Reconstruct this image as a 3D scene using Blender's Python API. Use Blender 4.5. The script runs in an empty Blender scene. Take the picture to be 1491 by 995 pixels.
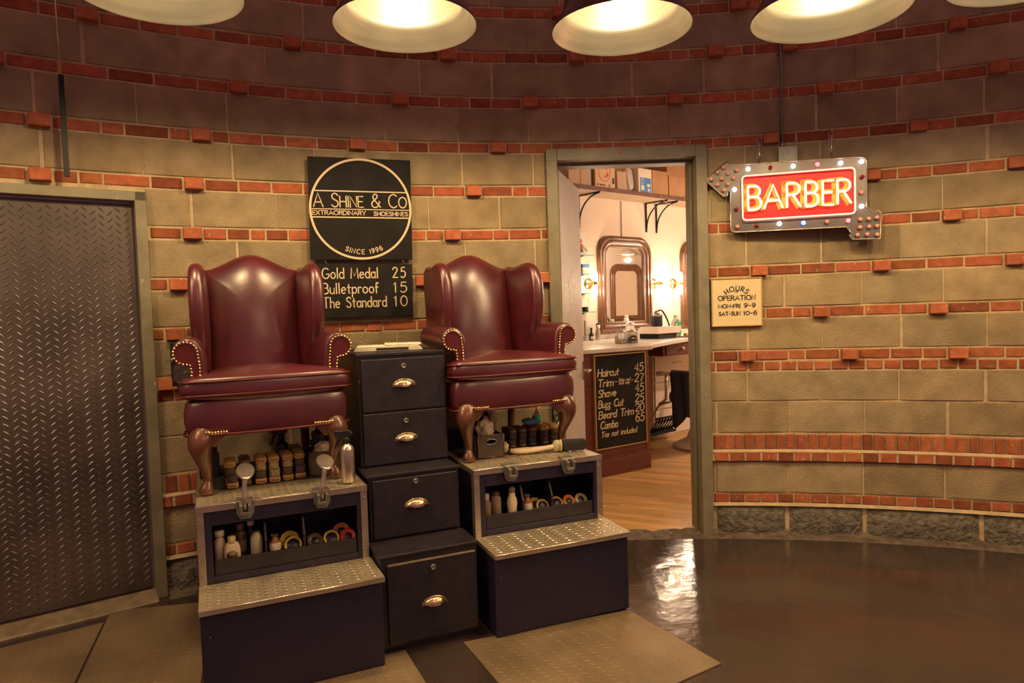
import bpy, bmesh, math, random
from mathutils import Vector, Matrix, noise
random.seed(7)
PI = math.pi
S = bpy.context.scene
COL = S.collection
sin, cos, rad = math.sin, math.cos, math.radians

# ------------------------------------------------------------------ camera, world, light, exposure
CAM_H, TILT, ROLL = 1.4727, -0.04584, -0.03240
cd = bpy.data.cameras.new('camera'); cam = bpy.data.objects.new('camera', cd); COL.objects.link(cam)
cd.sensor_width = 36; cd.lens = 24.0; cd.clip_start = 0.05
ct, st, cr, sr = cos(TILT), sin(TILT), cos(ROLL), sin(ROLL)
right = Vector((cr, -st*sr, ct*sr)); up = Vector((-sr, -st*cr, ct*cr)); fwd = Vector((0, ct, st))
cam.matrix_world = Matrix(((right.x, up.x, -fwd.x, 0), (right.y, up.y, -fwd.y, 0), (right.z, up.z, -fwd.z, CAM_H), (0, 0, 0, 1)))
S.camera = cam
w = bpy.data.worlds.new('world'); S.world = w; w.use_nodes = True
w.node_tree.nodes['Background'].inputs[0].default_value = (1.0, 0.42, 0.46, 1)
w.node_tree.nodes['Background'].inputs[1].default_value = 0.30
S.view_settings.view_transform = 'Standard'; S.view_settings.look = 'None'
S.view_settings.exposure = 0.0; S.view_settings.gamma = 1.0; S.view_settings.use_curve_mapping = False
LAMP_W, LAMP_IN, LAMP_C = 40.0, 6.8, (1.0, 0.67, 0.31)   # hall pendants: downward beam, glow inside the shade
SHOP_W, SHOP_C = 95.0, (1.0, 0.72, 0.52)         # barber shop pendant
SCONCE_W = 13.0

# ------------------------------------------------------------------ materials
def nd(nt, t, **kw):
    n = nt.nodes.new(t)
    for k, v in kw.items(): setattr(n, k, v)
    return n
def mat(name, col, rough=0.5, metal=0.0, vary=0.0, vscale=8.0, bump=0.0, bscale=60.0, spec=0.5, tone=False, col2=None, coat=0.0,
        emit=None, estr=0.0, detail=4.0, stretch=None, rvary=0.0, trans=0.0, alpha=1.0, bdist=0.01, fleck=None):
    m = bpy.data.materials.new(name); m.use_nodes = True; nt = m.node_tree
    b = nt.nodes['Principled BSDF']; L = nt.links.new
    b.inputs['Roughness'].default_value = rough; b.inputs['Metallic'].default_value = metal
    b.inputs['Specular IOR Level'].default_value = spec; b.inputs['Coat Weight'].default_value = coat
    b.inputs['Coat Roughness'].default_value = .32
    b.inputs['Base Color'].default_value = (*col, 1)
    if trans: b.inputs['Transmission Weight'].default_value = trans
    if alpha < 1: b.inputs['Alpha'].default_value = alpha
    if emit: b.inputs['Emission Color'].default_value = (*emit, 1); b.inputs['Emission Strength'].default_value = estr
    tc = nd(nt, 'ShaderNodeTexCoord'); src = tc.outputs['Object']
    if stretch:
        mp = nd(nt, 'ShaderNodeMapping'); mp.inputs['Scale'].default_value = stretch; L(src, mp.inputs[0]); src = mp.outputs[0]
    out = None
    if vary or col2:
        nz = nd(nt, 'ShaderNodeTexNoise'); nz.inputs['Scale'].default_value = vscale; nz.inputs['Detail'].default_value = detail
        L(src, nz.inputs['Vector'])
        rp = nd(nt, 'ShaderNodeValToRGB'); rp.color_ramp.elements[0].position = 0.3; rp.color_ramp.elements[1].position = 0.7
        c2 = col2 or tuple(min(1, c*(1+vary)) for c in col); c1 = col if col2 else tuple(c*(1-vary) for c in col)
        rp.color_ramp.elements[0].color = (*c1, 1); rp.color_ramp.elements[1].color = (*c2, 1)
        L(nz.outputs['Fac'], rp.inputs[0]); out = rp.outputs[0]
        if rvary:
            mr = nd(nt, 'ShaderNodeMapRange'); mr.inputs[3].default_value = rough-rvary; mr.inputs[4].default_value = rough+rvary
            L(nz.outputs['Fac'], mr.inputs[0]); L(mr.outputs[0], b.inputs['Roughness'])
    if fleck:
        fz = nd(nt, 'ShaderNodeTexNoise'); fz.inputs['Scale'].default_value = fleck[0]; fz.inputs['Detail'].default_value = 2; L(src, fz.inputs['Vector'])
        fr = nd(nt, 'ShaderNodeValToRGB'); fr.color_ramp.elements[0].position = fleck[1]; fr.color_ramp.elements[1].position = fleck[1]+0.03
        L(fz.outputs['Fac'], fr.inputs[0])
        mx = nd(nt, 'ShaderNodeMix', data_type='RGBA'); mx.inputs[7].default_value = (*fleck[2], 1)
        L(fr.outputs[0], mx.inputs[0])
        if out: L(out, mx.inputs[6])
        else: mx.inputs[6].default_value = (*col, 1)
        out = mx.outputs[2]
    if tone:
        at = nd(nt, 'ShaderNodeAttribute', attribute_name='tone')
        mx = nd(nt, 'ShaderNodeMix', data_type='RGBA', blend_type='MULTIPLY'); mx.inputs[0].default_value = 1
        if out: L(out, mx.inputs[6])
        else: mx.inputs[6].default_value = (*col, 1)
        L(at.outputs['Color'], mx.inputs[7]); out = mx.outputs[2]
    if out: L(out, b.inputs['Base Color'])
    if bump:
        bz = nd(nt, 'ShaderNodeTexNoise'); bz.inputs['Scale'].default_value = bscale; bz.inputs['Detail'].default_value = 5
        L(src, bz.inputs['Vector'])
        bp = nd(nt, 'ShaderNodeBump'); bp.inputs['Strength'].default_value = bump; bp.inputs['Distance'].default_value = bdist
        L(bz.outputs['Fac'], bp.inputs['Height']); L(bp.outputs[0], b.inputs['Normal'])
    return m
M = {}
M['block'] = mat('concrete_block', (.33, .260, .150), .92, vary=.22, vscale=7, bump=.6, bscale=110, tone=True, spec=.2, fleck=(190, .66, (.22, .17, .10)))
M['brick'] = mat('red_brick', (.40, .125, .058), .88, vary=.2, vscale=22, bump=.4, bscale=90, tone=True, spec=.2, fleck=(40, .69, (.45, .33, .22)))
M['mortar'] = mat('mortar', (.50, .395, .235), .95, vary=.18, vscale=14, bump=.5, bscale=80, spec=.1)
M['granite'] = mat('rough_granite', (.10, .092, .070), .95, col2=(.24, .215, .16), vscale=26, bump=1.0, bscale=38, spec=.2, bdist=.03)
M['concrete'] = mat('sealed_concrete_floor', (.042, .029, .024), .15, col2=(.075, .052, .042), vscale=1.6, bump=.2, bscale=7, spec=.9, rvary=.07, detail=8, bdist=.02)
M['rubble'] = mat('broken_floor_edge', (.09, .07, .05), .85, col2=(.2, .16, .11), vscale=18, bump=1.0, bscale=30, bdist=.03)
M['frame'] = mat('painted_steel_frame', (.215, .195, .125), .5, vary=.16, vscale=9, bump=.1, bscale=40, fleck=(24, .70, (.40, .36, .26)))
M['darkplate'] = mat('dark_tread_plate', (.12, .10, .09), .42, metal=.6, vary=.35, vscale=2.2, rvary=.1)
M['floorplate'] = mat('worn_floor_plate', (.27, .20, .115), .48, metal=.35, vary=.25, vscale=3)
M['steel'] = mat('brushed_tread_steel', (.48, .41, .29), .48, metal=.7, vary=.1, vscale=12)
M['treadbump'] = mat('polished_tread', (.85, .76, .58), .26, metal=.9)
M['darkbump'] = mat('rubbed_tread', (.17, .145, .13), .38, metal=.7)
M['steeltrim'] = mat('steel_angle_trim', (.52, .46, .35), .34, metal=.85, vary=.15, vscale=20)
M['blackpaint'] = mat('black_navy_paint', (.018, .014, .034), .45, vary=.2, vscale=30, bump=.12, bscale=150, fleck=(46, .755, (.20, .18, .16)))
M['cabpaint'] = mat('black_cabinet_paint', (.020, .016, .022), .40, vary=.25, vscale=20, bump=.12, bscale=130, fleck=(30, .765, (.17, .15, .12)))
M['leather'] = mat('oxblood_leather', (.085, .007, .012), .34, vary=.3, vscale=5, bump=.12, bscale=9, spec=.9, coat=.35, bdist=.02)
M['leather_welt'] = mat('oxblood_welt', (.095, .010, .013), .34)
M['legwood'] = mat('mahogany_leg', (.115, .040, .017), .28, vary=.4, vscale=6, stretch=(3, 3, .6), coat=.4)
M['brass'] = mat('brass', (.72, .52, .22), .25, metal=1)
M['bronze'] = mat('antique_pull', (.62, .50, .30), .28, metal=1)
M['slate'] = mat('chalkboard_black', (.016, .014, .013), .75, vary=.3, vscale=9, bump=.1, bscale=60, spec=.2)
M['cream'] = mat('cream_paint', (.70, .58, .36), .6)
M['signcream'] = mat('cream_sign_board', (.74, .60, .33), .55)
M['ink'] = mat('dark_lettering', (.02, .016, .014), .6)
M['gold'] = mat('gold_edge', (.55, .38, .14), .4, metal=.4)
M['galv'] = mat('galvanised_steel', (.26, .25, .21), .45, metal=.7, vary=.15, vscale=25)
M['black'] = mat('black_plastic', (.012, .012, .014), .4)
M['rubber'] = mat('black_rubber', (.016, .014, .014), .8, bump=.2, bscale=160)
M['silver'] = mat('silver_aluminium', (.55, .50, .43), .33, metal=.9)
M['shade_out'] = mat('dark_copper_shade', (.09, .028, .016), .38, metal=.5)
M['shade_in'] = mat('brushed_metal_reflector', (.62, .56, .42), .38, metal=.75, vary=.12, vscale=3, stretch=(1, 1, 14))
M['bulb'] = mat('frosted_bulb', (1, .9, .75), .4, emit=(1, .80, .52), estr=6)
M['shopbulb'] = mat('small_bulb', (1, .9, .75), .4, emit=(1, .84, .60), estr=3)
M['rag'] = mat('cotton_rag', (.55, .46, .30), .95, vary=.25, vscale=20, bump=.5, bscale=30)
M['blackbag'] = mat('black_bag', (.03, .027, .025), .5, bump=.6, bscale=14)
M['cratetin'] = mat('dark_tin_crate', (.075, .058, .048), .5, metal=.4, vary=.3, vscale=12)
M['brushwood'] = mat('varnished_brush_wood', (.40, .22, .07), .4, vary=.25, vscale=14, stretch=(1, 6, 6))
M['brushdark'] = mat('dark_brush_wood', (.09, .04, .02), .4, vary=.25, vscale=14)
M['bristlepale'] = mat('pale_horsehair', (.36, .27, .14), .9, col2=(.12, .08, .04), vscale=60, stretch=(6, 6, .6))
M['bristledark'] = mat('dark_horsehair', (.035, .022, .018), .9, col2=(.09, .06, .04), vscale=60, stretch=(6, 6, .6))
M['labelink'] = mat('burnt_label', (.05, .03, .015), .7)
M['white'] = mat('white_plastic', (.72, .66, .54), .4)
M['plankw'] = mat('pine_floor', (.52, .29, .10), .34, col2=(.66, .40, .16), vscale=5, stretch=(.5, 7, 1), rvary=.06, tone=True, bump=.05, bscale=20)
M['plaster'] = mat('peach_plaster', (.80, .66, .52), .85, vary=.04, vscale=3)
M['panelwood'] = mat('red_brown_panelling', (.135, .035, .022), .38, vary=.3, vscale=5, stretch=(1, 1, 8))
M['walnut'] = mat('walnut_frame', (.15, .065, .030), .26, vary=.35, vscale=9, coat=.3)
M['marble'] = mat('white_marble', (.72, .66, .60), .25, vary=.12, vscale=9)
M['mirror'] = mat('mirror_glass', (.92, .92, .9), .015, metal=1)
M['shelfwood'] = mat('dark_shelf_board', (.15, .06, .04), .5, vary=.25, vscale=10)
M['shelfunder'] = mat('pale_shelf_board', (.46, .32, .22), .6, vary=.1, vscale=10)
M['iron'] = mat('black_iron', (.02, .02, .018), .5, metal=.5)
M['card'] = mat('brown_cardboard', (.42, .23, .11), .85, vary=.08, vscale=8)
M['cardpale'] = mat('pale_cardboard', (.52, .36, .26), .85, vary=.06, vscale=8)
M['cardpink'] = mat('tan_printed_carton', (.66, .44, .28), .8)
M['redprint'] = mat('red_print', (.55, .10, .06), .7)
M['blue'] = mat('blue_print', (.05, .22, .58), .5)
M['bluecloth'] = mat('blue_cloth', (.07, .20, .38), .9)
M['navy'] = mat('navy_cape', (.022, .02, .04), .75, bump=.3, bscale=20)
M['glassgreen'] = mat('green_edged_glass', (.12, .38, .28), .1, alpha=.75, spec=.6)
M['clear'] = mat('clear_glass', (.92, .92, .88), .05, trans=.9)
M['opal'] = mat('opal_tube', (1, .9, .75), .3, emit=(1, .84, .60), estr=11)
M['green'] = mat('green_bottle', (.02, .36, .12), .35)
M['red'] = mat('red_plastic', (.6, .05, .04), .4)
M['orange'] = mat('orange_tin', (.55, .17, .05), .4)
M['yellow'] = mat('yellow_tin', (.62, .42, .07), .4)
M['amber'] = mat('amber_liquid', (.30, .14, .03), .2)
M['olive'] = mat('olive_bottle', (.42, .38, .22), .35)
M['tan'] = mat('tan_bottle', (.26, .19, .11), .45)
M['brownbottle'] = mat('brown_bottle', (.09, .06, .035), .3)
M['paper'] = mat('newsprint', (.74, .68, .52), .85, vary=.1, vscale=30)
M['enamel'] = mat('white_enamel', (.66, .56, .47), .25)
M['chrome'] = mat('worn_chrome', (.6, .55, .48), .25, metal=1)
M['doorpaint'] = mat('pale_grey_door', (.40, .34, .30), .5, vary=.12, vscale=3, bump=.05, bscale=30)
M['whitebrick'] = mat('white_painted_brick', (.62, .55, .46), .8)
M['threshold'] = mat('worn_sill', (.24, .19, .11), .6, vary=.25, vscale=16, bump=.3, bscale=30)
M['signmetal'] = mat('polished_sign_steel', (.17, .155, .15), .38, metal=.8, vary=.12, vscale=9)
M['signred'] = mat('red_sign_face', (.55, .012, .02), .4)
M['letterback'] = mat('yellow_painted_letter', (.72, .36, .06), .5)
M['neon'] = mat('neon_tube', (1, .55, .3), .3, emit=(1.0, .46, .20), estr=4.4)
M['neonborder'] = mat('pink_neon_tube', (1, .6, .55), .3, emit=(1.0, .32, .26), estr=1.7)
M['bulbwhite'] = mat('lit_white_bulb', (1, 1, 1), .3, emit=(.95, .97, 1.0), estr=13)
M['bulbred'] = mat('lit_red_bulb', (1, .1, .1), .3, emit=(1, .10, .12), estr=5)
M['bulbblue'] = mat('lit_blue_bulb', (.1, .3, 1), .3, emit=(.08, .25, 1), estr=7)
M['bulbdark'] = mat('unlit_red_bulb', (.22, .015, .03), .15)
M['bulbamber'] = mat('unlit_pink_bulb', (.72, .33, .22), .2)
M['indicator'] = mat('red_dot', (.7, .08, .06), .5)

# ------------------------------------------------------------------ mesh builder
class MB:
    def __init__(s): s.v = []; s.f = []; s.m = []; s.t = []; s.cur = 0; s.tone = 1.0; s.X = None; s.sm = []; s.smooth = True
    def add(s, vs, fs):
        o = len(s.v)
        s.v += [tuple(s.X @ Vector(p)) if s.X else tuple(p) for p in vs]
        for f in fs: s.f.append(tuple(o+i for i in f)); s.m.append(s.cur); s.t.append(s.tone); s.sm.append(s.smooth)
        return s
    def box(s, x0, x1, y0, y1, z0, z1):
        return s.hexa([(x0, y0, z0), (x1, y0, z0), (x1, y1, z0), (x0, y1, z0), (x0, y0, z1), (x1, y0, z1), (x1, y1, z1), (x0, y1, z1)])
    def hexa(s, p):
        sm, s.smooth = s.smooth, False
        s.add(p, [(0, 3, 2, 1), (4, 5, 6, 7), (0, 1, 5, 4), (1, 2, 6, 5), (2, 3, 7, 6), (3, 0, 4, 7)]); s.smooth = sm
        return s
    def lathe(s, prof, n=24, c=(0, 0, 0), axis='z', cap=True):
        vs, fs = [], []
        for r, h in prof:
            for k in range(n):
                a = 2*PI*k/n; x, y = r*cos(a), r*sin(a)
                p = (x, y, h) if axis == 'z' else ((x, -h, y) if axis == 'y' else (h, x, y))
                vs.append((c[0]+p[0], c[1]+p[1], c[2]+p[2]))
        for i in range(len(prof)-1):
            for k in range(n):
                k2 = (k+1) % n; fs.append((i*n+k, i*n+k2, (i+1)*n+k2, (i+1)*n+k))
        if cap:
            if prof[0][0] > 1e-5: fs.append(tuple(reversed(range(n))))
            if prof[-1][0] > 1e-5: fs.append(tuple(range((len(prof)-1)*n, len(prof)*n)))
        return s.add(vs, fs)
    def cyl(s, c, r, h, n=20, axis='z'): return s.lathe([(r, 0), (r, h)], n, c, axis)
    def ball(s, c, r, n=10, m=6, sc=(1, 1, 1), half=False):
        vs, fs = [], []
        for i in range(m+1):
            a = -PI/2+PI*i/m
            for k in range(n):
                b = 2*PI*k/n; vs.append((c[0]+r*sc[0]*cos(a)*cos(b), c[1]+r*sc[1]*cos(a)*sin(b), c[2]+r*sc[2]*sin(a)))
        for i in range(m):
            for k in range(n):
                k2 = (k+1) % n; fs.append((i*n+k, i*n+k2, (i+1)*n+k2, (i+1)*n+k))
        return s.add(vs, fs)
    def tube(s, pts, r, n=8, closed=False, flat=None):
        P = [Vector(p) for p in pts]; N = len(P); R = r if isinstance(r, (list, tuple)) else [r]*N
        vs, fs = [], []; ref = None
        for i in range(N):
            a = P[i-1] if (i > 0 or closed) else P[i]; b = P[(i+1) % N] if (i < N-1 or closed) else P[i]
            t = (b-a)
            if t.length < 1e-9: t = Vector((0, 0, 1))
            t.normalize()
            if ref is None: ref = Vector((0, 0, 1)) if abs(t.z) < .9 else Vector((0, 1, 0))
            u = ref-t*ref.dot(t)
            if u.length < 1e-6: u = Vector((1, 0, 0))-t*t.x
            u.normalize(); ref = u; v = t.cross(u)
            for k in range(n):
                q = 2*PI*k/n; vs.append(P[i]+(u*cos(q)+v*sin(q))*R[i])
        for i in range(N if closed else N-1):
            j = (i+1) % N
            for k in range(n):
                k2 = (k+1) % n; fs.append((i*n+k, i*n+k2, j*n+k2, j*n+k))
        if not closed: fs += [tuple(reversed(range(n))), tuple(range((N-1)*n, N*n))]
        return s.add(vs, fs)
    def prism(s, outl, fn, t0, t1):
        """closed 2D outline pushed through fn(u, v, t)"""
        n = len(outl); sm, s.smooth = s.smooth, False
        s.add([fn(u, v, t0) for u, v in outl]+[fn(u, v, t1) for u, v in outl],
              [tuple(reversed(range(n))), tuple(range(n, 2*n))]+[(i, (i+1) % n, n+(i+1) % n, n+i) for i in range(n)])
        s.smooth = sm; return s
    def pillow(s, outl, fn, t0, t1, edge=.03, crown=.02, crown0=0.0, ne=5, nr=4):
        n = len(outl); cu = sum(p[0] for p in outl)/n; cv = sum(p[1] for p in outl)/n
        mr = sum(math.hypot(p[0]-cu, p[1]-cv) for p in outl)/n; e = edge/mr; h = (t1-t0)/2; mid = (t0+t1)/2
        L = [(0.0, t0-crown0)]+[((1-e)*j/nr, t0-crown0*(1-(j/nr)**2)) for j in range(1, nr)]
        L += [(1-e*(1-cos(a)), mid+h*sin(a)) for a in [-PI/2+PI*i/(2*ne) for i in range(2*ne+1)]]
        L += [((1-e)*j/nr, t1+crown*(1-(j/nr)**2)) for j in range(nr-1, 0, -1)]+[(0.0, t1+crown)]
        vs, fs = [], []
        for sc, t in L:
            for u, v in outl: vs.append(fn(cu+(u-cu)*sc, cv+(v-cv)*sc, t))
        for i in range(len(L)-1):
            for k in range(n):
                k2 = (k+1) % n; fs.append((i*n+k, i*n+k2, (i+1)*n+k2, (i+1)*n+k))
        return s.add(vs, fs)
    def ribbon(s, pts, w, O, xd, yd, nd_, t=.0015, closed=False):
        """painted stroke: polyline (u, v) laid on a plane, width w, raised t"""
        P = [Vector((p[0], p[1])) for p in pts]; N = len(P)
        if N < 2: return s
        vs = []
        for i in range(N):
            a = P[i-1] if (i > 0 or closed) else P[i]; b = P[(i+1) % N] if (i < N-1 or closed) else P[i]
            d = (b-a); d = d.normalized() if d.length > 1e-9 else Vector((1, 0)); q = Vector((-d.y, d.x))*w/2
            e = d*w*.35 if (not closed and i == N-1) else (-d*w*.35 if (not closed and i == 0) else Vector((0, 0)))
            for c in (P[i]+q+e, P[i]-q+e):
                vs.append(O+xd*c.x+yd*c.y+nd_*t)
        for i in range(2*N): vs.append(vs[i]-nd_*t*.9)
        fs = []
        for i in range(N if closed else N-1):
            j = (i+1) % N; fs += [(2*i, 2*i+1, 2*j+1, 2*j), (2*i+1, 2*N+2*i+1, 2*N+2*j+1, 2*j+1), (2*i, 2*j, 2*N+2*j, 2*N+2*i)]
        sm, s.smooth = s.smooth, False; s.add(vs, fs); s.smooth = sm
        return s
    def build(s, name, mats, parent=None, bevel=0.0, seg=2, subsurf=0, loc=None, rotz=None, angle=35, wn=True):
        me = bpy.data.meshes.new(name); me.from_pydata(s.v, [], s.f); me.update()
        if wn:
            q = bmesh.new(); q.from_mesh(me); bmesh.ops.recalc_face_normals(q, faces=q.faces); q.to_mesh(me); q.free()
        mats = mats if isinstance(mats, (list, tuple)) else [mats]
        for m in mats: me.materials.append(M[m] if isinstance(m, str) else m)
        me.polygons.foreach_set('material_index', s.m); me.polygons.foreach_set('use_smooth', s.sm)
        if any(t != 1.0 for t in s.t):
            at = me.color_attributes.new('tone', 'FLOAT_COLOR', 'CORNER'); buf = []
            for p, t in zip(me.polygons, s.t):
                c = t if isinstance(t, tuple) else (t, t, t)
                buf += list((*c, 1.0))*p.loop_total
            at.data.foreach_set('color', buf)
        elif any(getattr(mm, 'name', '') in ('concrete_block', 'red_brick', 'pine_floor') for mm in me.materials):
            at = me.color_attributes.new('tone', 'FLOAT_COLOR', 'CORNER'); at.data.foreach_set('color', [1.0]*(4*len(me.loops)))
        o = bpy.data.objects.new(name, me); COL.objects.link(o)
        if parent: o.parent = parent
        if loc: o.location = loc
        if rotz is not None: o.rotation_euler.z = rotz
        if bevel:
            b = o.modifiers.new('bevel', 'BEVEL'); b.width = bevel; b.segments = seg; b.limit_method = 'ANGLE'; b.angle_limit = rad(angle)
            if seg > 1: me.polygons.foreach_set('use_smooth', [True]*len(me.polygons)); b.harden_normals = True
        if subsurf:
            q = o.modifiers.new('sub', 'SUBSURF'); q.levels = subsurf; q.render_levels = subsurf
        return o
def tag(o, label, cat, group=None, kind=None):
    o['label'] = label; o['category'] = cat
    if group: o['group'] = group
    if kind: o['kind'] = kind
    return o
def thing(name, label, cat, loc=(0, 0, 0), rotz=0.0, group=None):
    o = bpy.data.objects.new(name, None); COL.objects.link(o); o.empty_display_size = .1
    o.location = loc; o.rotation_euler.z = rotz
    return tag(o, label, cat, group)
def struct(o, label=None):
    o['kind'] = 'structure'
    if label: o['label'] = label
    return o
def sgroup(name, loc=(0, 0, 0), rotz=0.0, label=None):
    o = bpy.data.objects.new(name, None); COL.objects.link(o); o.location = loc; o.rotation_euler.z = rotz
    return struct(o, label)
def dup(root, loc, rotz, label, group=None, skip=()):
    r = root.copy(); COL.objects.link(r); r.location = loc; r.rotation_euler.z = rotz; r['label'] = label
    if group: r['group'] = group
    for ch in list(root.children):
        if ch.name.split('.')[0] in skip: continue
        c = ch.copy(); COL.objects.link(c); c.parent = r
        for g in list(ch.children):
            d = g.copy(); COL.objects.link(d); d.parent = c
    return r
def fr(O, deg):
    """local (x, y, z) -> world for a frame turned about z"""
    a = rad(deg)
    return lambda x, y, z: (O[0]+x*cos(a)-y*sin(a), O[1]+x*sin(a)+y*cos(a), z)
def arc(cx, cy, rx, ry, a0, a1, n=12): return [(cx+rx*cos(rad(a0+(a1-a0)*i/n)), cy+ry*sin(rad(a0+(a1-a0)*i/n))) for i in range(n+1)]
def smooth(pts, n=5, closed=False):
    P = [Vector(p) for p in pts]; N = len(P); out = []
    for i in range(N if closed else N-1):
        p0 = P[(i-1) % N] if (closed or i > 0) else P[i]; p1 = P[i]; p2 = P[(i+1) % N]; p3 = P[(i+2) % N] if (closed or i+2 < N) else p2
        for k in range(n):
            t = k/n; out.append(tuple(.5*((2*p1)+(p2-p0)*t+(2*p0-5*p1+4*p2-p3)*t*t+(3*p1-p0-3*p2+p3)*t**3)))
    if not closed: out.append(tuple(P[-1]))
    return out
def rrect(x0, x1, y0, y1, r, n=4):
    o = []
    for cx, cy, a in ((x1-r, y0+r, -90), (x1-r, y1-r, 0), (x0+r, y1-r, 90), (x0+r, y0+r, 180)): o += arc(cx, cy, r, r, a, a+90, n)
    return o
def treads(mb, O, xd, yd, nrm, W, H, cell=.03, h=.0025, mx=.012, poly=None):
    """raised lozenge bumps of tread plate, alternately turned by 90 degrees"""
    nx, ny = int((W-2*mx)/cell), int((H-2*mx)/cell)
    if nx < 1 or ny < 1: return
    cx, cy = (W-2*mx)/nx, (H-2*mx)/ny; vs, fs = [], []
    for i in range(nx):
        for j in range(ny):
            if i % 2 and j == ny-1: continue
            c = O+xd*(mx+(i+.5)*cx)+yd*(mx+(j+.5+.5*(i % 2))*cy); a = rad(42 if i % 2 else -42)
            if poly and not all((poly[(k+1) % len(poly)][0]-poly[k][0])*(c.y-poly[k][1])-(poly[(k+1) % len(poly)][1]-poly[k][1])*(c.x-poly[k][0]) > .02 for k in range(len(poly))): continue
            l = xd*cos(a)+yd*sin(a); p = xd*-sin(a)+yd*cos(a); o = len(vs); L, w_ = cell*.58, cell*.13
            vs += [c-l*L, c-l*L*.3+p*w_, c+l*L*.3+p*w_, c+l*L, c+l*L*.3-p*w_, c-l*L*.3-p*w_, c-l*L*.35+nrm*h, c+l*L*.35+nrm*h]
            fs += [(o, o+6, o+1), (o+1, o+6, o+7, o+2), (o+2, o+7, o+3), (o+3, o+7, o+4), (o+4, o+7, o+6, o+5), (o+5, o+6, o)]
    mb.add(vs, [tuple(reversed(f)) for f in fs])

# ------------------------------------------------------------------ stroke lettering
G = {}
def g(ch, w_, *st_): G[ch] = (w_, st_)
g(' ', .45)
g('A', .78, [(0, 0), (.39, 1), (.78, 0)], [(.14, .34), (.64, .34)])
g('B', .6, [(0, 0), (0, 1)], [(0, 1)]+arc(.3, .77, .25, .23, 90, -90)+[(0, .54)], [(0, .54)]+arc(.32, .27, .28, .27, 90, -90)+[(0, 0)])
g('C', .75, arc(.42, .5, .42, .5, 48, 312))
g('D', .7, [(0, 0), (0, 1)], [(0, 1)]+arc(.25, .5, .45, .5, 90, -90)+[(0, 0)])
g('E', .52, [(.52, 1), (0, 1), (0, 0), (.52, 0)], [(0, .52), (.44, .52)])
g('F', .5, [(.5, 1), (0, 1), (0, 0)], [(0, .52), (.42, .52)])
g('G', .8, arc(.42, .5, .42, .5, 48, 330)+[(.8, .42), (.5, .42)])
g('H', .66, [(0, 0), (0, 1)], [(.66, 0), (.66, 1)], [(0, .5), (.66, .5)])
g('I', .1, [(.05, 0), (.05, 1)])
g('M', .85, [(0, 0), (.08, 1), (.425, .2), (.77, 1), (.85, 0)])
g('N', .68, [(0, 0), (0, 1), (.68, 0), (.68, 1)])
g('O', .86, arc(.43, .5, .43, .5, 0, 360, 20))
g('P', .56, [(0, 0), (0, 1)], [(0, 1)]+arc(.28, .75, .27, .25, 90, -90)+[(0, .5)])
g('R', .6, [(0, 0), (0, 1)], [(0, 1)]+arc(.28, .76, .27, .24, 90, -90)+[(0, .52)], [(.26, .52), (.6, 0)])
g('S', .58, smooth([(.54, .84), (.42, .97), (.22, .98), (.06, .84), (.1, .64), (.3, .52), (.5, .4), (.55, .2), (.42, .03), (.2, .01), (.03, .14)], 3))
g('T', .66, [(0, 1), (.66, 1)], [(.33, 1), (.33, 0)])
g('U', .64, [(0, 1), (0, .3)]+arc(.32, .3, .32, .3, 180, 360)+[(.64, 1)])
g('X', .64, [(0, 0), (.62, 1)], [(.02, 1), (.64, 0)])
g('Y', .66, [(0, 1), (.33, .5), (.66, 1)], [(.33, .5), (.33, 0)])
g('&', .8, smooth([(.78, .02), (.2, .66), (.2, .9), (.36, 1), (.52, .88), (.46, .7), (.1, .4), (.06, .14), (.28, 0), (.55, .08), (.72, .45)], 4))
g('-', .34, [(.03, .45), (.31, .45)])
g('~', .4, smooth([(0, .35), (.12, .45), (.26, .33), (.4, .43)], 3))
g('0', .56, arc(.28, .5, .28, .5, 0, 360, 18))
g('1', .2, [(.0, .82), (.13, 1), (.13, 0)])
g('2', .54, smooth([(.03, .78), (.12, .96), (.32, 1), (.5, .84), (.44, .6), (.02, .02)], 4), [(.02, .01), (.54, .01)])
g('4', .56, [(.42, 0), (.42, 1), (0, .32), (.56, .32)])
g('5', .54, [(.48, 1), (.12, 1), (.07, .58)]+smooth([(.07, .58), (.28, .65), (.48, .54), (.53, .3), (.4, .06), (.18, 0), (.02, .1)], 3))
g('6', .54, smooth([(.46, .94), (.26, 1), (.06, .7), (.02, .3), (.16, .02), (.38, .01), (.52, .2), (.48, .48), (.28, .58), (.05, .4)], 4))
g('7', .52, [(0, .98), (.52, .98), (.18, 0)])
g('9', .54, smooth([(.5, .6), (.28, .42), (.06, .54), (.03, .82), (.2, 1), (.42, .96), (.52, .7), (.44, .3), (.2, .02), (.08, .06)], 4))
X_ = .58
g('a', .5, arc(.24, .29, .24, .29, 20, 380, 14), [(.48, X_), (.48, .06), (.54, 0)])
g('b', .5, [(0, 1), (0, 0)], arc(.25, .29, .25, .29, 160, -160, 14))
g('c', .44, arc(.25, .29, .25, .29, 50, 310))
g('d', .5, [(.5, 1), (.5, 0)], arc(.25, .29, .25, .29, 20, 340, 14))
g('e', .48, [(.02, .3), (.47, .34)]+arc(.25, .29, .24, .29, 10, 310, 14))
g('f', .34, [(.34, .92)]+arc(.22, .86, .12, .14, 60, 180, 6)+[(.1, -.02)], [(0, .56), (.3, .56)])
g('h', .46, [(0, 1), (0, 0)], [(0, .36)]+arc(.23, .36, .22, .22, 170, 0, 8)+[(.45, 0)])
g('i', .1, [(.05, X_), (.05, 0)], [(.04, .76), (.06, .80)])
g('k', .42, [(0, 1), (0, 0)], [(.38, .58), (0, .24)], [(.14, .36), (.42, 0)])
g('l', .1, [(.05, 1), (.05, 0)])
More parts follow.
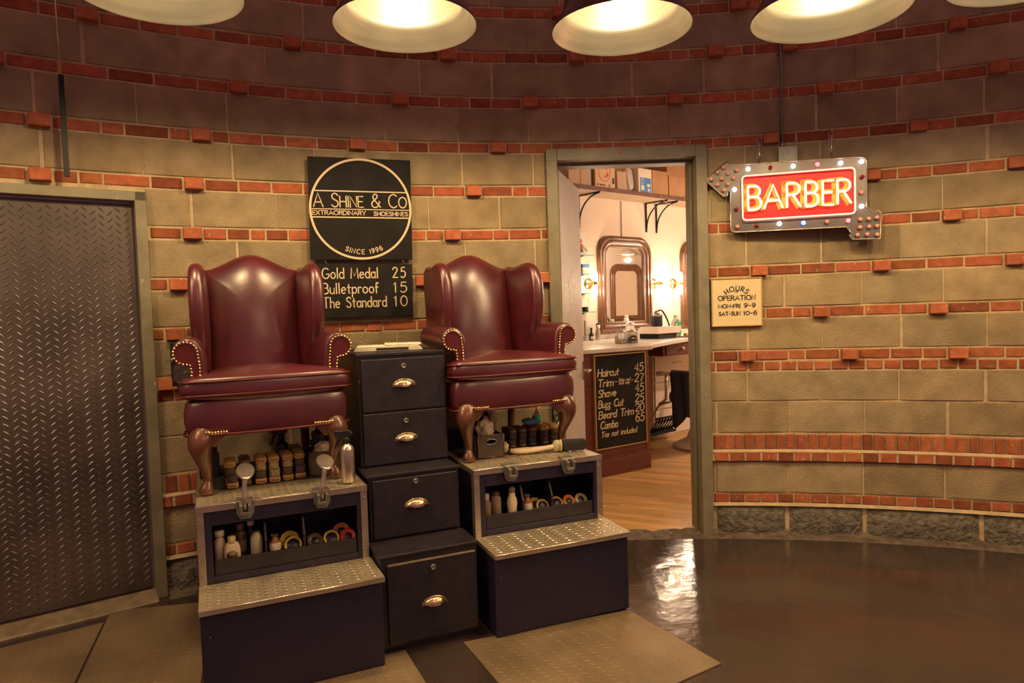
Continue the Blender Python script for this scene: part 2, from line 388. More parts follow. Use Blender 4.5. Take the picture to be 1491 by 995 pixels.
g('m', .78, [(0, X_), (0, 0)], [(0, .38)]+arc(.19, .38, .19, .2, 170, 0, 6)+[(.38, 0)], [(.38, .38)]+arc(.58, .38, .2, .2, 170, 0, 6)+[(.78, 0)])
g('n', .46, [(0, X_), (0, 0)], [(0, .36)]+arc(.23, .36, .22, .22, 170, 0, 8)+[(.45, 0)])
g('o', .52, arc(.26, .29, .26, .29, 0, 360, 16))
g('p', .5, [(0, X_), (0, -.36)], arc(.25, .29, .25, .29, 160, -160, 14))
g('r', .32, [(0, X_), (0, 0)], [(0, .36)]+arc(.2, .36, .19, .22, 170, 50, 6))
g('s', .4, smooth([(.38, .48), (.22, .58), (.06, .48), (.14, .34), (.32, .24), (.36, .08), (.2, 0), (.02, .08)], 3))
g('t', .34, [(.15, .86), (.15, .08), (.26, 0)], [(0, .58), (.32, .58)])
g('u', .46, [(0, X_), (0, .2)]+arc(.22, .2, .22, .2, 180, 340, 8)+[(.45, X_), (.45, 0)])
g('v', .44, [(0, X_), (.22, 0), (.44, X_)])
g('x', .42, [(0, 0), (.4, X_)], [(.02, X_), (.42, 0)])
g('y', .44, [(0, X_), (.22, .04)], [(.44, X_), (.12, -.36)])
g('z', .42, [(.02, X_), (.4, X_), (0, 0)]+smooth([(0, 0), (.3, .05), (.36, -.15), (.2, -.34), (.02, -.26)], 3))
def layout(txt, gap=.2, small=None):
    x, out = 0.0, []
    for i, ch in enumerate(txt):
        k = 1.0
        if small and ch not in small[0] and ch != ' ': k = small[1]
        w_, st_ = G[ch]
        for pl in st_: out.append([(x+p[0]*k, p[1]*k) for p in pl])
        x += w_*k+gap
    return out, x-gap
def write(mb, txt, O, xd, yd, n_, x, y, size, width=None, stroke=.012, slant=0.0, gap=.2, small=None, align='l'):
    st_, W = layout(txt, gap, small); sx = (width/W) if width else size
    for pl in st_:
        mb.ribbon([(x+(p[0]+slant*p[1]*size/sx)*sx - (0 if align == 'l' else W*sx*(1 if align == 'r' else .5)), y+p[1]*size) for p in pl], stroke, O, xd, yd, n_)
def arcwrite(mb, txt, O, xd, yd, n_, cx, cy, R, size, deg0, deg1, stroke, up_=True):
    st, W = [], 0
    N = len(txt); wid = [G[c][0] for c in txt]; gap = .22; tot = sum(wid)+gap*(N-1); x = 0
    for c, w_ in zip(txt, wid):
        mid = (x+w_/2)/tot; a = rad(deg0+(deg1-deg0)*mid)
        rx, ry = (Vector((sin(a), -cos(a))), Vector((cos(a), sin(a)))) if up_ else (Vector((-sin(a), cos(a))), Vector((-cos(a), -sin(a))))
        base = Vector((cx+R*cos(a), cy+R*sin(a)))
        for pl in G[c][1]:
            mb.ribbon([tuple(base+rx*((p[0]-w_/2)*size)+ry*(p[1]*size)) for p in pl], stroke, O, xd, yd, n_)
        x += w_+gap

# ------------------------------------------------------------------ setting: round hall wall
CX, CY, RW = 0.7556, -1.0645, 5.4023
def WP(s, z, out=0.0):
    a = s/RW; r = RW-out
    return (CX+r*sin(a), CY+r*cos(a), z)
def wall_dir(s): a = s/RW; return Vector((cos(a), -sin(a), 0)), Vector((-sin(a), -cos(a), 0))   # along, towards the room
DOORS = [(-4.06, -2.79, 2.15), (-.51, .488, 2.457)]
SMIN, SMAX, ZTOP = -5.0, 4.3, 3.85
def clip(s0, s1, z0):
    out = [(s0, s1)]
    for a, b, zt in DOORS:
        if z0 > zt-.04: continue
        nx = []
        for p, q in out:
            if q <= a or p >= b: nx.append((p, q)); continue
            if p < a-.02: nx.append((p, a-.004))
            if q > b+.02: nx.append((b+.004, q))
        out = nx
    return out
wb = MB(); wb.smooth = False
def piece(s0, s1, z0, z1, out, m, tone, bev=.005, jit=.0, back=-.06):
    for p, q in clip(s0, s1, z0):
        n = 1; b = min(bev, (q-p)*.3)
        J = lambda: random.uniform(-jit, jit)
        front = [WP(p+b+J(), z0+b+J(), out), WP(q-b+J(), z0+b+J(), out), WP(q-b+J(), z1-b+J(), out), WP(p+b+J(), z1-b+J(), out)]
        mid = [WP(p, z0, out-b), WP(q, z0, out-b), WP(q, z1, out-b), WP(p, z1, out-b)]
        bk = [WP(p, z0, back), WP(q, z0, back), WP(q, z1, back), WP(p, z1, back)]
        wb.cur = m; wb.tone = tone
        wb.add(front+mid+bk, [(0, 1, 2, 3)]+[(4+i, 4+(i+1) % 4, (i+1) % 4, i) for i in range(4)]+[(8+i, 8+(i+1) % 4, 4+(i+1) % 4, 4+i) for i in range(4)])
def blocks(z0, z1, phase):
    k = int((SMIN-phase)/.44)-1
    while phase+.44*k < SMAX:
        s0 = phase+.44*k+random.uniform(-.006, .006); t = random.uniform(.86, 1.12); hue = random.uniform(-.03, .03)
        piece(s0+.005, s0+.435, z0, z1, random.uniform(.003, .007), 0, (t*(1+hue), t, t*(1-hue)), .004, .001); k += 1
def btone():
    t = random.choice([random.uniform(.75, 1.15), random.uniform(.85, 1.05), random.uniform(.55, .8)])
    return (t, t*random.uniform(.9, 1.12), t*random.uniform(.9, 1.1))
def headers(z0, z1, pitch, out, phase=.02, gap=.013, jit=.0015):
    s = SMIN+phase
    while s < SMAX: piece(s, s+pitch-gap, z0+random.uniform(0, .003), z1-random.uniform(0, .003), out+random.uniform(-.002, .002), 1, btone(), .004, jit); s += pitch
KN = {1.112: [-2.73, .72, 1.32, 1.90], 1.376: [-2.68, .35, 1.16, 1.80], 1.642: [-2.65, -1.3, -.56, .80, 1.50, 2.18], 1.916: [-3.3, -2.57, -1.85, -1.11, 1.02, 1.46, 1.87],
      2.184: [-3.24, -2.55, -1.75, -.97, .62, 1.45, 2.19], 2.448: [-3.23, -2.50, -1.66, -.81, .88, 1.70], 2.724: [-3.4, -2.3, -1.4, -.6, .31, 1.20, 2.10], 3.0: [-3.0, -2.0, -1.1, -.3, .56, 1.00, 1.9],
      3.27: [-2.6, -1.5, -.4, .7, 1.6], 3.54: [-2.2, -.9, .3, 1.5]}
def knobcourse(zb):
    ks = sorted(KN[zb]); last = ks[-1]; first = ks[0]
    while last+.83 < SMAX: last += .83; ks.append(last)
    while first-.83 > SMIN: first -= .83; ks.insert(0, first)
    edges = [SMIN]+[e for k in ks for e in (k-.049, k+.049)]+[SMAX]
    for k in ks: piece(k-.046, k+.046, zb-.004, zb+.056, .052, 1, (random.uniform(.95, 1.2),)*3, .004, .0015)
    for i in range(0, len(edges), 2):
        a, b = edges[i]+.004, edges[i+1]-.004; segs, tot = [], 0
        while tot < b-a-.06:
            l = random.choice([.205, .205, .205, .148, .102]); segs.append(l); tot += l
        if not segs: continue
        f = (b-a)/tot; s = a
        for l in segs: piece(s+.0055, s+l*f-.0055, zb+random.uniform(-.001, .002), zb+.055+random.uniform(-.002, .001), .006+random.uniform(-.002, .003), 1, btone(), .004, .0015); s += l*f
# mortar bed behind everything
def strip(s0, s1, z0, z1, out=0.0, m=2):
    wb.cur = m; wb.tone = 1.0
    wb.add([WP(s0, z0, out), WP(s1, z0, out), WP(s1, z1, out), WP(s0, z1, out)], [(0, 1, 2, 3)])
cuts = sorted([SMIN+.1*i for i in range(int((SMAX-SMIN)/.1)+1)]+[d for D in DOORS for d in D[:2]])
for a, b in zip(cuts, cuts[1:]):
    if b-a < 1e-4: continue
    mid = (a+b)/2; z0 = 0.0
    for d0, d1, zt in DOORS:
        if d0 < mid < d1: z0 = zt
    strip(a, b, z0, ZTOP)
    if z0 == 0.0: strip(a, b, .476, .531, .026)
    if z0 == 0.0:   # sloping mortar ledges over the projecting header course and the granite base
        wb.cur = 2
        for za, oa, zb_, ob in ((.532, .030, .547, .014), (.190, .030, .207, .012)):
            wb.add([WP(a, za, oa), WP(b, za, oa), WP(b, zb_, ob), WP(a, zb_, ob)], [(0, 1, 2, 3)])
headers(.207, .262, .098, .012); blocks(.270, .465, .96); headers(.473, .533, .098, .032); headers(.545, .640, .063, .016, .03, .011, .0025)
blocks(.653, .846, .97); blocks(.854, 1.036, .72); headers(1.044, 1.099, .098, .008, .05)
ph = [.73, .95]
for i, zb in enumerate(sorted(KN)):
    knobcourse(zb)
    nxt = sorted(KN)[i+1] if i+1 < len(KN) else ZTOP
    blocks(zb+.066, nxt-.010, ph[i % 2] if i < 5 else ph[(i+1) % 2]-.02)
struct(wb.build('wall_back', ['block', 'brick', 'mortar'], wn=False))
# rough granite base
gb = MB()
js = [SMIN]; known = [.51, .95, 1.40, 2.02, 2.62]
s = .51
while s > SMIN: s -= random.uniform(.42, .6); known.append(s)
s = 2.62
while s < SMAX: s += random.uniform(.42, .62); known.append(s)
known = sorted(known)
for a, b in zip(known, known[1:]):
    for p, q in clip(a+.014, b-.014, 0):
        nx, nz = max(2, int((q-p)/.04)), 6; vs = []
        for i in range(nx+1):
            for j in range(nz+1):
                u, v = i/nx, j/nz; e = min(1, min(u, 1-u)*nx*.8, min(v+.2, 1-v)*nz*.5)
                P = WP(p+(q-p)*u, v*.192, 0); nn = noise.noise(Vector(P)*16)*.018+noise.noise(Vector(P)*40)*.008
                vs.append(WP(p+(q-p)*u, v*.192, .006+.030*e+nn*e))
        gb.add(vs, [(i*(nz+1)+j, (i+1)*(nz+1)+j, (i+1)*(nz+1)+j+1, i*(nz+1)+j+1) for i in range(nx) for j in range(nz)])
struct(gb.build('baseboard_back', 'granite', wn=False))
# floor of the hall, broken edge along the wall
fb = MB(); fb.smooth = False
N = 60; vs = [WP(SMIN+(SMAX-SMIN)*i/N, 0, -.16) for i in range(N+1)]
fb.add(vs+[(6.5, -3.5, 0), (-6.0, -3.5, 0)], [tuple(range(N, -1, -1))+(N+2, N+1)])
struct(fb.build('floor', 'concrete', wn=False))
rb = MB(); N, K = 260, 5; vs = []
for i in range(N+1):
    for k in range(K+1):
        s_ = SMIN+(SMAX-SMIN)*i/N; P = WP(s_, 0, -.030+.028*k if -.51 < s_ < .488 else .0+.022*k)
        hh = (.022+.02*noise.noise(Vector(P)*14)+.012*noise.noise(Vector(P)*37))*(1-k/K)-(.004 if k == K else -.002)
        vs.append((P[0], P[1], hh))
rb.add(vs, [(i*(K+1)+k, i*(K+1)+k+1, (i+1)*(K+1)+k+1, (i+1)*(K+1)+k) for i in range(N) for k in range(K) if not (-4.06 < SMIN+(SMAX-SMIN)*i/N < -2.79)])
struct(rb.build('trim_1', 'rubble', wn=False))

# ------------------------------------------------------------------ metal plate door on the left
c0, c1 = Vector(WP(-4.06, 0)), Vector(WP(-2.79, 0)); ang1 = math.degrees(math.atan2(c1.y-c0.y, c1.x-c0.x)); W1 = (c1-c0).length
d1 = sgroup('door_1', (c0.x, c0.y, 0), rad(ang1), 'steel door covered in dark tread plate, in a pale painted frame')
f = MB()
f.box(0, .055, -.05, .16, 0, 2.15); f.box(W1-.055, W1, -.05, .16, 0, 2.15); f.box(0, W1, -.05, .16, 2.10, 2.15)
f.build('door_frame', 'frame', d1, .004)
f = MB(); f.box(.07, W1-.062, .005, .05, .055, 2.09); f.build('door_leaf', 'darkplate', d1, .003)
f = MB(); f.smooth = False
treads(f, Vector((.07, .005, .055)), Vector((1, 0, 0)), Vector((0, 0, 1)), Vector((0, -1, 0)), W1-.13, 2.03, .036, .0028)
f.build('tread_plate', 'darkbump', d1, wn=False)
f = MB(); f.hexa([(.02, -.10, 0), (W1-.05, -.10, 0), (W1-.05, .16, 0), (.02, .16, 0), (.02, -.09, .012), (W1-.05, -.09, .012), (W1-.05, .05, .05), (.02, .05, .05)])
f.build('sill', 'threshold', d1, .004)

# ------------------------------------------------------------------ barber shop doorway
p0, p1 = Vector(WP(-.51, 0)), Vector(WP(.488, 0)); WD = (p1-p0).length
d2 = sgroup('door_2', (p0.x, p0.y, 0), math.atan2(p1.y-p0.y, p1.x-p0.x), 'open steel door in a grey green frame, leading to the barber shop')
f = MB()
J0, J1, HT = .068, WD-.068, 2.388
f.box(0, J0, -.045, .17, 0, 2.46); f.box(J1, WD, -.045, .17, 0, 2.46)
f.prism([(J0, HT), (J1, HT), (J1, 2.46), (J0, 2.46)], lambda u, v, t: (u, t, v), -.045, .17)
f.box(J0, J0+.016, .055, .17, 0, HT); f.box(J1-.016, J1, .055, .17, 0, HT); f.box(J0, J1, .055, .17, HT-.016, HT)
f.build('door_frame', 'frame', d2, .004)
f = MB()
for x0, x1, za, zb in ((-.001, J0+.001, 2.3875, 2.3885), (J1-.001, WD+.001, 2.3875, 2.3885)): f.hexa([(x0, -.0462, za), (x1, -.0462, za), (x1, -.045, za), (x0, -.045, za), (x0, -.0462, zb), (x1, -.0462, zb), (x1, -.045, zb), (x0, -.045, zb)])
f.build('mitre_joint', 'ink', d2)
f = MB(); f.lathe([(.009, 0), (.007, .005), (0, .006)], 14, (.465, -.045, 2.425), 'y'); f.build('screw_cap', 'indicator', d2)
# open leaf, hinged on the left jamb
O_ = Vector((J0+.012, .10, 0)); la = rad(74.6)
lx, ly = Vector((cos(la), sin(la), 0)), Vector((sin(la), -cos(la), 0))
f = MB(); f.X = Matrix(((lx.x, ly.x, 0, O_.x), (lx.y, ly.y, 0, O_.y), (0, 0, 1, 0), (0, 0, 0, 1)))
f.box(0, .82, -.045, 0, .014, HT-.02); leaf = f.build('door_leaf', 'doorpaint', d2, .003)
h = MB(); h.X = f.X; h.lathe([(.03, 0), (.03, .008), (.011, .012), (.011, .055), (.012, .06)], 16, (.76, 0.0, 1.0), 'y') if False else None
h.tube([(.76, .002, 1.0), (.76, .055, 1.0), (.75, .062, 1.0), (.64, .062, 1.0)], .010, 10); h.box(.735, .785, 0, .006, .93, 1.07)
h.build('door_handle', 'chrome', leaf, .002)
sc = MB(); sc.X = f.X
random.seed(11)
for k in range(46):   # scratched scribble in the paint
    u, v = .38+random.gauss(0, .10), 1.50+random.gauss(0, .13); q = smooth([(u+random.uniform(-.05, .05), v+random.uniform(-.06, .06)) for _ in range(4)], 4)
    sc.ribbon(q, random.choice([.003, .004, .007]), Vector((0, .0005, 0)), Vector((1, 0, 0)), Vector((0, 0, 1)), Vector((0, 1, 0)), .0008)
sc.build('scratch', 'white', leaf)
f = MB()
for z in (.30, 1.15, 2.10): f.cyl((J0+.006, .098, z), .008, .11, 10)
f.build('hinge', 'galv', d2)
f = MB(); f.box(J0, J0+.003, .02, .05, 1.62, 1.78); f.build('frame_sticker', 'paper', d2)
f = MB(); f.box(J0, J0+.003, .02, .05, 1.50, 1.58); f.build('frame_sticker', 'redprint', d2)

# ------------------------------------------------------------------ barber shop shell (mirror wall frame: x along the wall, y into it)
SN = Vector((.83, 7.395, 0)); SA = 39.0; SR = rad(SA); NF = fr(SN, SA)
def shell(name, pts, m, tones=None):
    b = MB(); b.smooth = False; b.add(pts, [tuple(range(len(pts)))]); return struct(b.build(name, m, wn=False))
CEIL = 3.25
def slab(name, a, b, m, z0=0.0, z1=CEIL, th=.08):
    """wall panel from a to b (N frame), thickness to the outside"""
    A_, B_ = Vector(NF(*a, 0)), Vector(NF(*b, 0)); d = (B_-A_).normalized(); n_ = Vector((-d.y, d.x, 0))*th
    q = MB(); q.smooth = False
    q.hexa([(*A_.xy, z0), (*B_.xy, z0), (*(B_+n_).xy, z0), (*(A_+n_).xy, z0), (*A_.xy, z1), (*B_.xy, z1), (*(B_+n_).xy, z1), (*(A_+n_).xy, z1)])
    return struct(q.build(name, m))
slab('wall_inner', (-1.9, 0), (5.6, 0), 'plaster')
slab('wall_right', (5.6, 0), (5.6, -3.4), 'plaster')
slab('wall_front', (5.6, -3.4), (0.1, -3.4), 'whitebrick')
A_ = NF(-1.9, 0, 0); q = MB(); q.smooth = False
q.hexa([(A_[0]-.08, 4.6, 0), (A_[0], 4.55, 0), (A_[0], A_[1], 0), (A_[0]-.08, A_[1]+.05, 0), (A_[0]-.08, 4.6, CEIL), (A_[0], 4.55, CEIL), (A_[0], A_[1], CEIL), (A_[0]-.08, A_[1]+.05, CEIL)])
struct(q.build('wall_left', 'plaster'))
pts = [NF(-1.98, .1, 0), NF(5.7, .1, 0), NF(5.7, -3.5, 0), NF(0, -3.5, 0)]
q = MB(); q.smooth = False; P4 = [(-1.0, 4.5), (2.9, 4.5), NF(0, -3.5, 0)[:2], NF(5.7, -3.5, 0)[:2], NF(5.7, .1, 0)[:2], NF(-1.98, .1, 0)[:2]]
q.prism(P4, lambda u, v, t: (u, v, t), CEIL, CEIL+.06); struct(q.build('ceiling', 'plaster'))
# plank floor: boards run along the doorway's diagonal
pf = MB(); pf.smooth = False; random.seed(5)
pa = rad(-27); px_, py_ = Vector((cos(pa), sin(pa), 0)), Vector((-sin(pa), cos(pa), 0)); Pc = Vector((2.6, 6.6, 0))
for j in range(-58, 58):
    x = -5.2-random.uniform(0, .8)
    while x < 5.2:
        l = random.uniform(.7, 1.5); pf.tone = random.uniform(.8, 1.15); n_ = 12
        for i in range(n_):
            xa, xb = x+.0006+(l-.0012)*i/n_, x+.0006+(l-.0012)*(i+1)/n_
            q_ = [Pc+px_*xa+py_*(j*.075+.0006), Pc+px_*xb+py_*(j*.075+.0006), Pc+px_*xb+py_*((j+1)*.075-.0006), Pc+px_*xa+py_*((j+1)*.075-.0006)]
            c = sum(q_, Vector())/4
            if math.hypot(c.x-CX, c.y-CY) < RW-.01 or c.y < 4.335: continue
            pf.add([(p.x, p.y, .012) for p in q_], [(0, 1, 2, 3)])
        x += l
q = MB(); q.smooth = False; P5 = [WP(-.75, 0, .0)[:2], WP(-.3, 0, .0)[:2], WP(0, 0, .0)[:2], WP(.3, 0, .0)[:2], WP(.7, 0, .0)[:2], NF(0, -3.5, 0)[:2], NF(5.7, -3.5, 0)[:2], NF(5.7, .1, 0)[:2], NF(-1.98, .1, 0)[:2]]
q.prism(P5, lambda u, v, t: (u, v, t), -.03, .010); struct(q.build('floor', 'shelfwood'))
struct(pf.build('floor', 'plankw', wn=False))

# ------------------------------------------------------------------ shoeshine stands
LO, LA = (-1.203, 2.510), 24.0
RO, RA = (-.111, 2.994), 22.1
LF, RF = fr(LO, LA), fr(RO, RA)
BW, YT, YU, YB, ZT, ZU = .69, -.025, .245, 1.06, .39, .715
def shine_stand(O, ang, label, rests):
    t = thing('shoeshine_stand', label, 'shoeshine stand', (*O, 0), rad(ang), 'shoeshine stands under the chairs')
    b = MB(); b.box(0, BW, 0, YU+.02, .0088, ZT-.004); b.build('lower_step', 'blackpaint', t, .004)
    b = MB()   # upper box: sides, back, roof, shelf and face frame around the compartment
    for x0, x1 in ((.004, .024), (BW-.024, BW-.004)): b.box(x0, x1, YU+.005, YB, .0088, ZU-.012)
    b.box(.02, BW-.02, YB-.02, YB, .0088, ZU-.012); b.box(.02, BW-.02, YU+.005, YB, ZU-.03, ZU-.012)
    b.box(.02, BW-.02, YU+.02, YU+.26, .405, .441); b.box(.02, BW-.02, YU+.26, YU+.275, .40, ZU-.02)
    b.build('upper_box', 'blackpaint', t, .002)
    b = MB(); x0, x1, z0, z1 = .055, BW-.045, .418, .630
    b.box(.026, x0, YU, YU+.016, ZT, ZU-.012); b.box(x1, BW-.026, YU, YU+.016, ZT, ZU-.012); b.box(x0, x1, YU, YU+.016, z1, ZU-.012); b.box(x0, x1, YU, YU+.016, ZT, z0)
    b.build('face_frame', 'blackpaint', t, .002)
    b = MB(); b.box(x0+.004, x1-.004, YU+.008, YU+.02, z0, .482); b.build('retaining_lip', 'cabpaint', t, .002)
    for x in (.262, .420):
        b = MB(); b.prism([(YU+.022, .42), (YU+.25, .42), (YU+.25, .62), (YU+.07, .62), (YU+.022, .53)], lambda u, v, q: (x+q, u, v), -.004, .004); b.build('divider', 'cabpaint', t)
    b = MB(); b.box(-.004, BW+.008, YT, YU-.001, ZT-.022, ZT); b.smooth = False
    tp = b.build('step_plate', 'steel', t, .003)
    b = MB(); treads(b, Vector((.014, YT+.016, ZT)), Vector((1, 0, 0)), Vector((0, 1, 0)), Vector((0, 0, 1)), BW-.022, YU-YT-.025, .033, .0036, .004); b.build('tread_pattern', 'treadbump', tp, wn=False)
    b = MB(); b.tube([(-.003, YT+.001, ZT-.002), (BW+.007, YT+.001, ZT-.002)], .0035, 8); b.build('highlight_edge', 'treadbump', tp)  # thin bar in brighter metal, added for the highlight along the step edge
    b = MB(); b.box(0, BW, YU-.006, YB, ZU-.012, ZU); tp = b.build('top_plate', 'steel', t, .002)
    b = MB(); treads(b, Vector((.02, YU+.012, ZU)), Vector((1, 0, 0)), Vector((0, 1, 0)), Vector((0, 0, 1)), BW-.04, .22, .032, .0034, .004); b.build('tread_pattern', 'treadbump', tp, wn=False)
    b = MB()   # steel angle round the top and down both front corners
    for xa, xb in ((-.003, .027), (BW-.027, BW+.003)): b.box(xa, xb, YU-.004, YU+.002, ZT, ZU-.02)
    for xa, xb in ((-.003, .001), (BW-.001, BW+.003)): b.box(xa, xb, YU-.004, YU+.03, ZT, ZU-.02); b.box(xa, xb, YU-.004, YB, ZU-.026, ZU+.001)
    b.box(-.003, BW+.003, YU-.010, YU-.004, ZU-.024, ZU+.002)
    tr = b.build('angle_trim', 'steeltrim', t, .0015)
    b = MB(); b.tube([(-.003, YU-.008, ZU+.001), (BW+.003, YU-.008, ZU+.001)], .003, 8); b.build('highlight_edge', 'treadbump', tr)  # brighter metal bar again, standing in for the top edge's highlight
    for z in (.43, .66):
        for x in (.012, BW-.012): b = MB(); b.ball((x, YU-.004, z), .005, 8, 4); b.build('rivet', 'galv', tr)
    b = MB(); b.box(.045, BW-.02, YU+.26, YB-.01, ZU, ZU+.004); b.build('rubber_mat', 'rubber', t, .002)
    for i, x in enumerate((.185, .495)):
        b = MB()   # cast bracket gripping the front edge
        b.box(x-.034, x+.034, YU-.022, YU+.035, ZU+.001, ZU+.010)
        b.prism([(x-.036, ZU+.008), (x+.036, ZU+.008), (x+.034, ZU-.045), (x+.020, ZU-.068), (x-.020, ZU-.068), (x-.034, ZU-.045)], lambda u, v, q: (u, q, v), YU-.026, YU-.008)
        for s_ in (-1, 1): b.prism([(YU-.058, ZU-.004), (YU-.02, ZU+.008), (YU-.02, ZU-.058), (YU-.046, ZU-.044)], lambda u, v, q: (x+s_*.017+q, u, v), -.007, .007)
        b.box(x-.02, x+.02, YU-.05, YU-.02, ZU-.048, ZU-.034)
        br = b.build('rest_bracket', 'galv', t, .003)
        if rests:
            lean = -.004+.012*i
            b = MB(); b.tube([(x, YU-.034, ZU-.03), (x+lean*.2, YU-.032, ZU+.03), (x+lean+.006, YU-.015, ZU+.075), (x+lean+.012, YU-.022, ZU+.118)], [.011, .011, .010, .012], 10)
            b.build('rest_post', 'silver', br)
            b = MB(); o = arc(0, 0, .030, .070, 0, 360, 26)[:-1]
            o = [(u*(1.0-.22*(v/.07 < 0)*(-v/.07)), v) for u, v in o]
            ta = rad(16); cx_, cz_ = x+lean+.012, ZU+.128
            b.pillow(o, lambda u, v, q: (cx_+u*1.25, YU-.02+v*cos(ta)-q*sin(ta), cz_+v*sin(ta)+q*cos(ta)), -.006, .006, .006, .003)
            b.lathe([(.014, 0), (.022, .012)], 12, (cx_, YU-.022, cz_-.018))
            b.build('foot_pad', 'silver', br)
    return t
shine_stand(LO, LA, 'black shoeshine stand on the left with two metal foot rests', True)
shine_stand(RO, RA, 'black shoeshine stand beside the barber shop doorway with empty foot rest brackets', False)

# ------------------------------------------------------------------ wingback chairs
def wing_chair(label, loc, rz):
    t = thing('wingback_chair', label, 'armchair', loc, rz, 'leather wingback chairs on the stands')
    # seat base
    half = [(.0, -.014), (.12, -.012), (.24, -.002), (.318, .02), (.348, .06), (.342, .2), (.30, .45), (.262, .615)]
    o = smooth(half, 3)+[(.13, .63), (-.13, .63)]+[(-x, y) for x, y in reversed(smooth(half, 3))][:-1]
    b = MB(); b.pillow(o, lambda u, v, q: (u, v, q), .257, .408, .022, .0, .0, 5, 2); base = b.build('seat_base', 'leather', t)
    b = MB(); b.tube([(x*1.004, y*1.0-.002, .260) for x, y in o], .006, 6, True); b.build('welt', 'leather_welt', base)
    for s_ in (-1, 1):
        b = MB()
        for k in range(12):
            u = .185+.0115*k; y = -.006 if u < .24 else -.006+(u-.24)*.55
            b.ball((s_*u, y-.013, .273), .0062, 6, 4)
        b.build('nailhead_trim', 'brass', base)
    # T cushion
    half = [(0, -.022), (.15, -.020), (.29, -.006), (.345, .012), (.362, .05), (.356, .085), (.320, .110), (.255, .130), (.250, .2), (.246, .40), (.236, .555)]
    o = [(0, -.022)]+smooth(half[1:], 3)+[(.10, .565), (-.10, .565)]+[(-x, y) for x, y in reversed(smooth(half[1:], 3))]
    b = MB(); b.pillow(o, lambda u, v, q: (u, v, q-.012*max(0, 1-(u/.3)**2)*(q < .46)), .413, .506, .034, .034, .0, 5, 5); cu = b.build('seat_cushion', 'leather', t)
    b = MB()
    for z in (.430, .490): b.tube([(x*1.0, y-.001 if y < .1 else y, z) for x, y in o], .005, 6, True)
    b.build('welt', 'leather_welt', cu)
    # inside back with a camel top
    def topz(x): return 1.087-.082*min(1, abs(x)/.232)**1.0*(3*min(1, abs(x)/.232)-2*min(1, abs(x)/.232)**2)
    lean = lambda z: .555+.16*(z-.5)
    b = MB(); nu, nv = 28, 24; vs, fs = [], []
    for side in (0, 1):
        for i in range(nu+1):
            for j in range(nv+1):
                u = sin(PI/2*(-1+2*i/nu)); v = sin(PI/2*j/nv); x = u*.234; z = .44+(topz(x)-.44)*v
                e = max(0, 1-abs(u)**6)**.5*max(0, 1-v**10)**.5
                y = lean(z)+(.055*e if side else -e*(.050+.075*(1-u*u)**.9*(.35+.65*sin(PI*min(1, v*.9+.05))**.8)))
                vs.append((x, y, z))
    o_ = (nu+1)*(nv+1)
    for i in range(nu):
        for j in range(nv):
            q = (i*(nv+1)+j, i*(nv+1)+j+1, (i+1)*(nv+1)+j+1, (i+1)*(nv+1)+j); fs += [q, tuple(o_+k for k in reversed(q))]
    fs += [(i*(nv+1), (i+1)*(nv+1), o_+(i+1)*(nv+1), o_+i*(nv+1)) for i in range(nu)]
    b.add(vs, fs); b.build('backrest', 'leather', t)
    for s_ in (-1, 1):
        # wing
        wo = smooth([(.335, .600), (.300, .66), (.272, .74), (.264, .84), (.278, .93), (.318, .995), (.375, 1.022), (.44, 1.022), (.54, 1.008), (.66, 1.000), (.66, .78), (.625, .50), (.47, .48), (.40, .54)], 3, True)
        b = MB(); b.pillow(wo, lambda u, v, q: (s_*(.222+.024*max(0, (.60-u)/.34)+q+.012*(v-.6)), u, v), -.010, .058, .034, .008, .010, 6, 3)
        b.build('wing', 'leather', t)
        # rolled arm
        sec = [(.250, .38), (.250, .48), (.252, .56), (.258, .615)]+[(.322+.060*cos(rad(a)), .614+.060*sin(rad(a))) for a in range(165, -91, -15)]+[(.314, .535), (.312, .48), (.312, .38)]
        ys = [.075, .080, .095, .14, .25, .40, .52]; sc_ = [.93, .98, 1.0, 1.0, .985, .96, .93]; b = MB(); vs, fs = [], []; n_ = len(sec)
        for y, k in zip(ys, sc_):
            for x, z in sec: vs.append((s_*((.30+(x-.30)*k)-.020*(y/.52)+.008*(1-min(1, y/.2))), y, .55+(z-.55)*k+.012*min(1, y/.4)))
        for i in range(len(ys)-1):
            for k in range(n_): k2 = (k+1) % n_; fs.append((i*n_+k, i*n_+k2, (i+1)*n_+k2, (i+1)*n_+k))
        fs += [tuple(range(n_)), tuple(range((len(ys)-1)*n_, len(ys)*n_))]
        b.add(vs, fs); arm = b.build('arm', 'leather', t, .006, 2, angle=50)
        # nailed front panel
        pan = [(.268, .47), (.268, .55), (.274, .605)]+[(.322+.048*cos(rad(a)), .612+.048*sin(rad(a))) for a in range(165, -76, -15)]+[(.306, .562), (.301, .53), (.301, .47)]
        b = MB(); b.prism(pan, lambda u, v, q: (s_*(u+.008), .076-q, v), .0, .008); fp = b.build('arm_panel', 'leather_welt', t, .002)
        b = MB(); path = pan; L_ = 0
        pp = [Vector(p) for p in pan]; d = []
        for i in range(len(pp)-1):
            seg = (pp[i+1]-pp[i]).length; d.append((L_, seg, pp[i], pp[i+1])); L_ += seg
        m_ = int(L_/.0145)
        for k in range(m_+1):
            q = L_*k/m_
            for a, sg, A_, B_ in d:
                if a <= q <= a+sg+1e-6:
                    P = A_+(B_-A_)*((q-a)/sg)
                    if P.y > .49: b.ball((s_*(P.x+.008), .066, P.y), .0058, 6, 4)
                    break
        b.build('nailhead_trim', 'brass', fp)
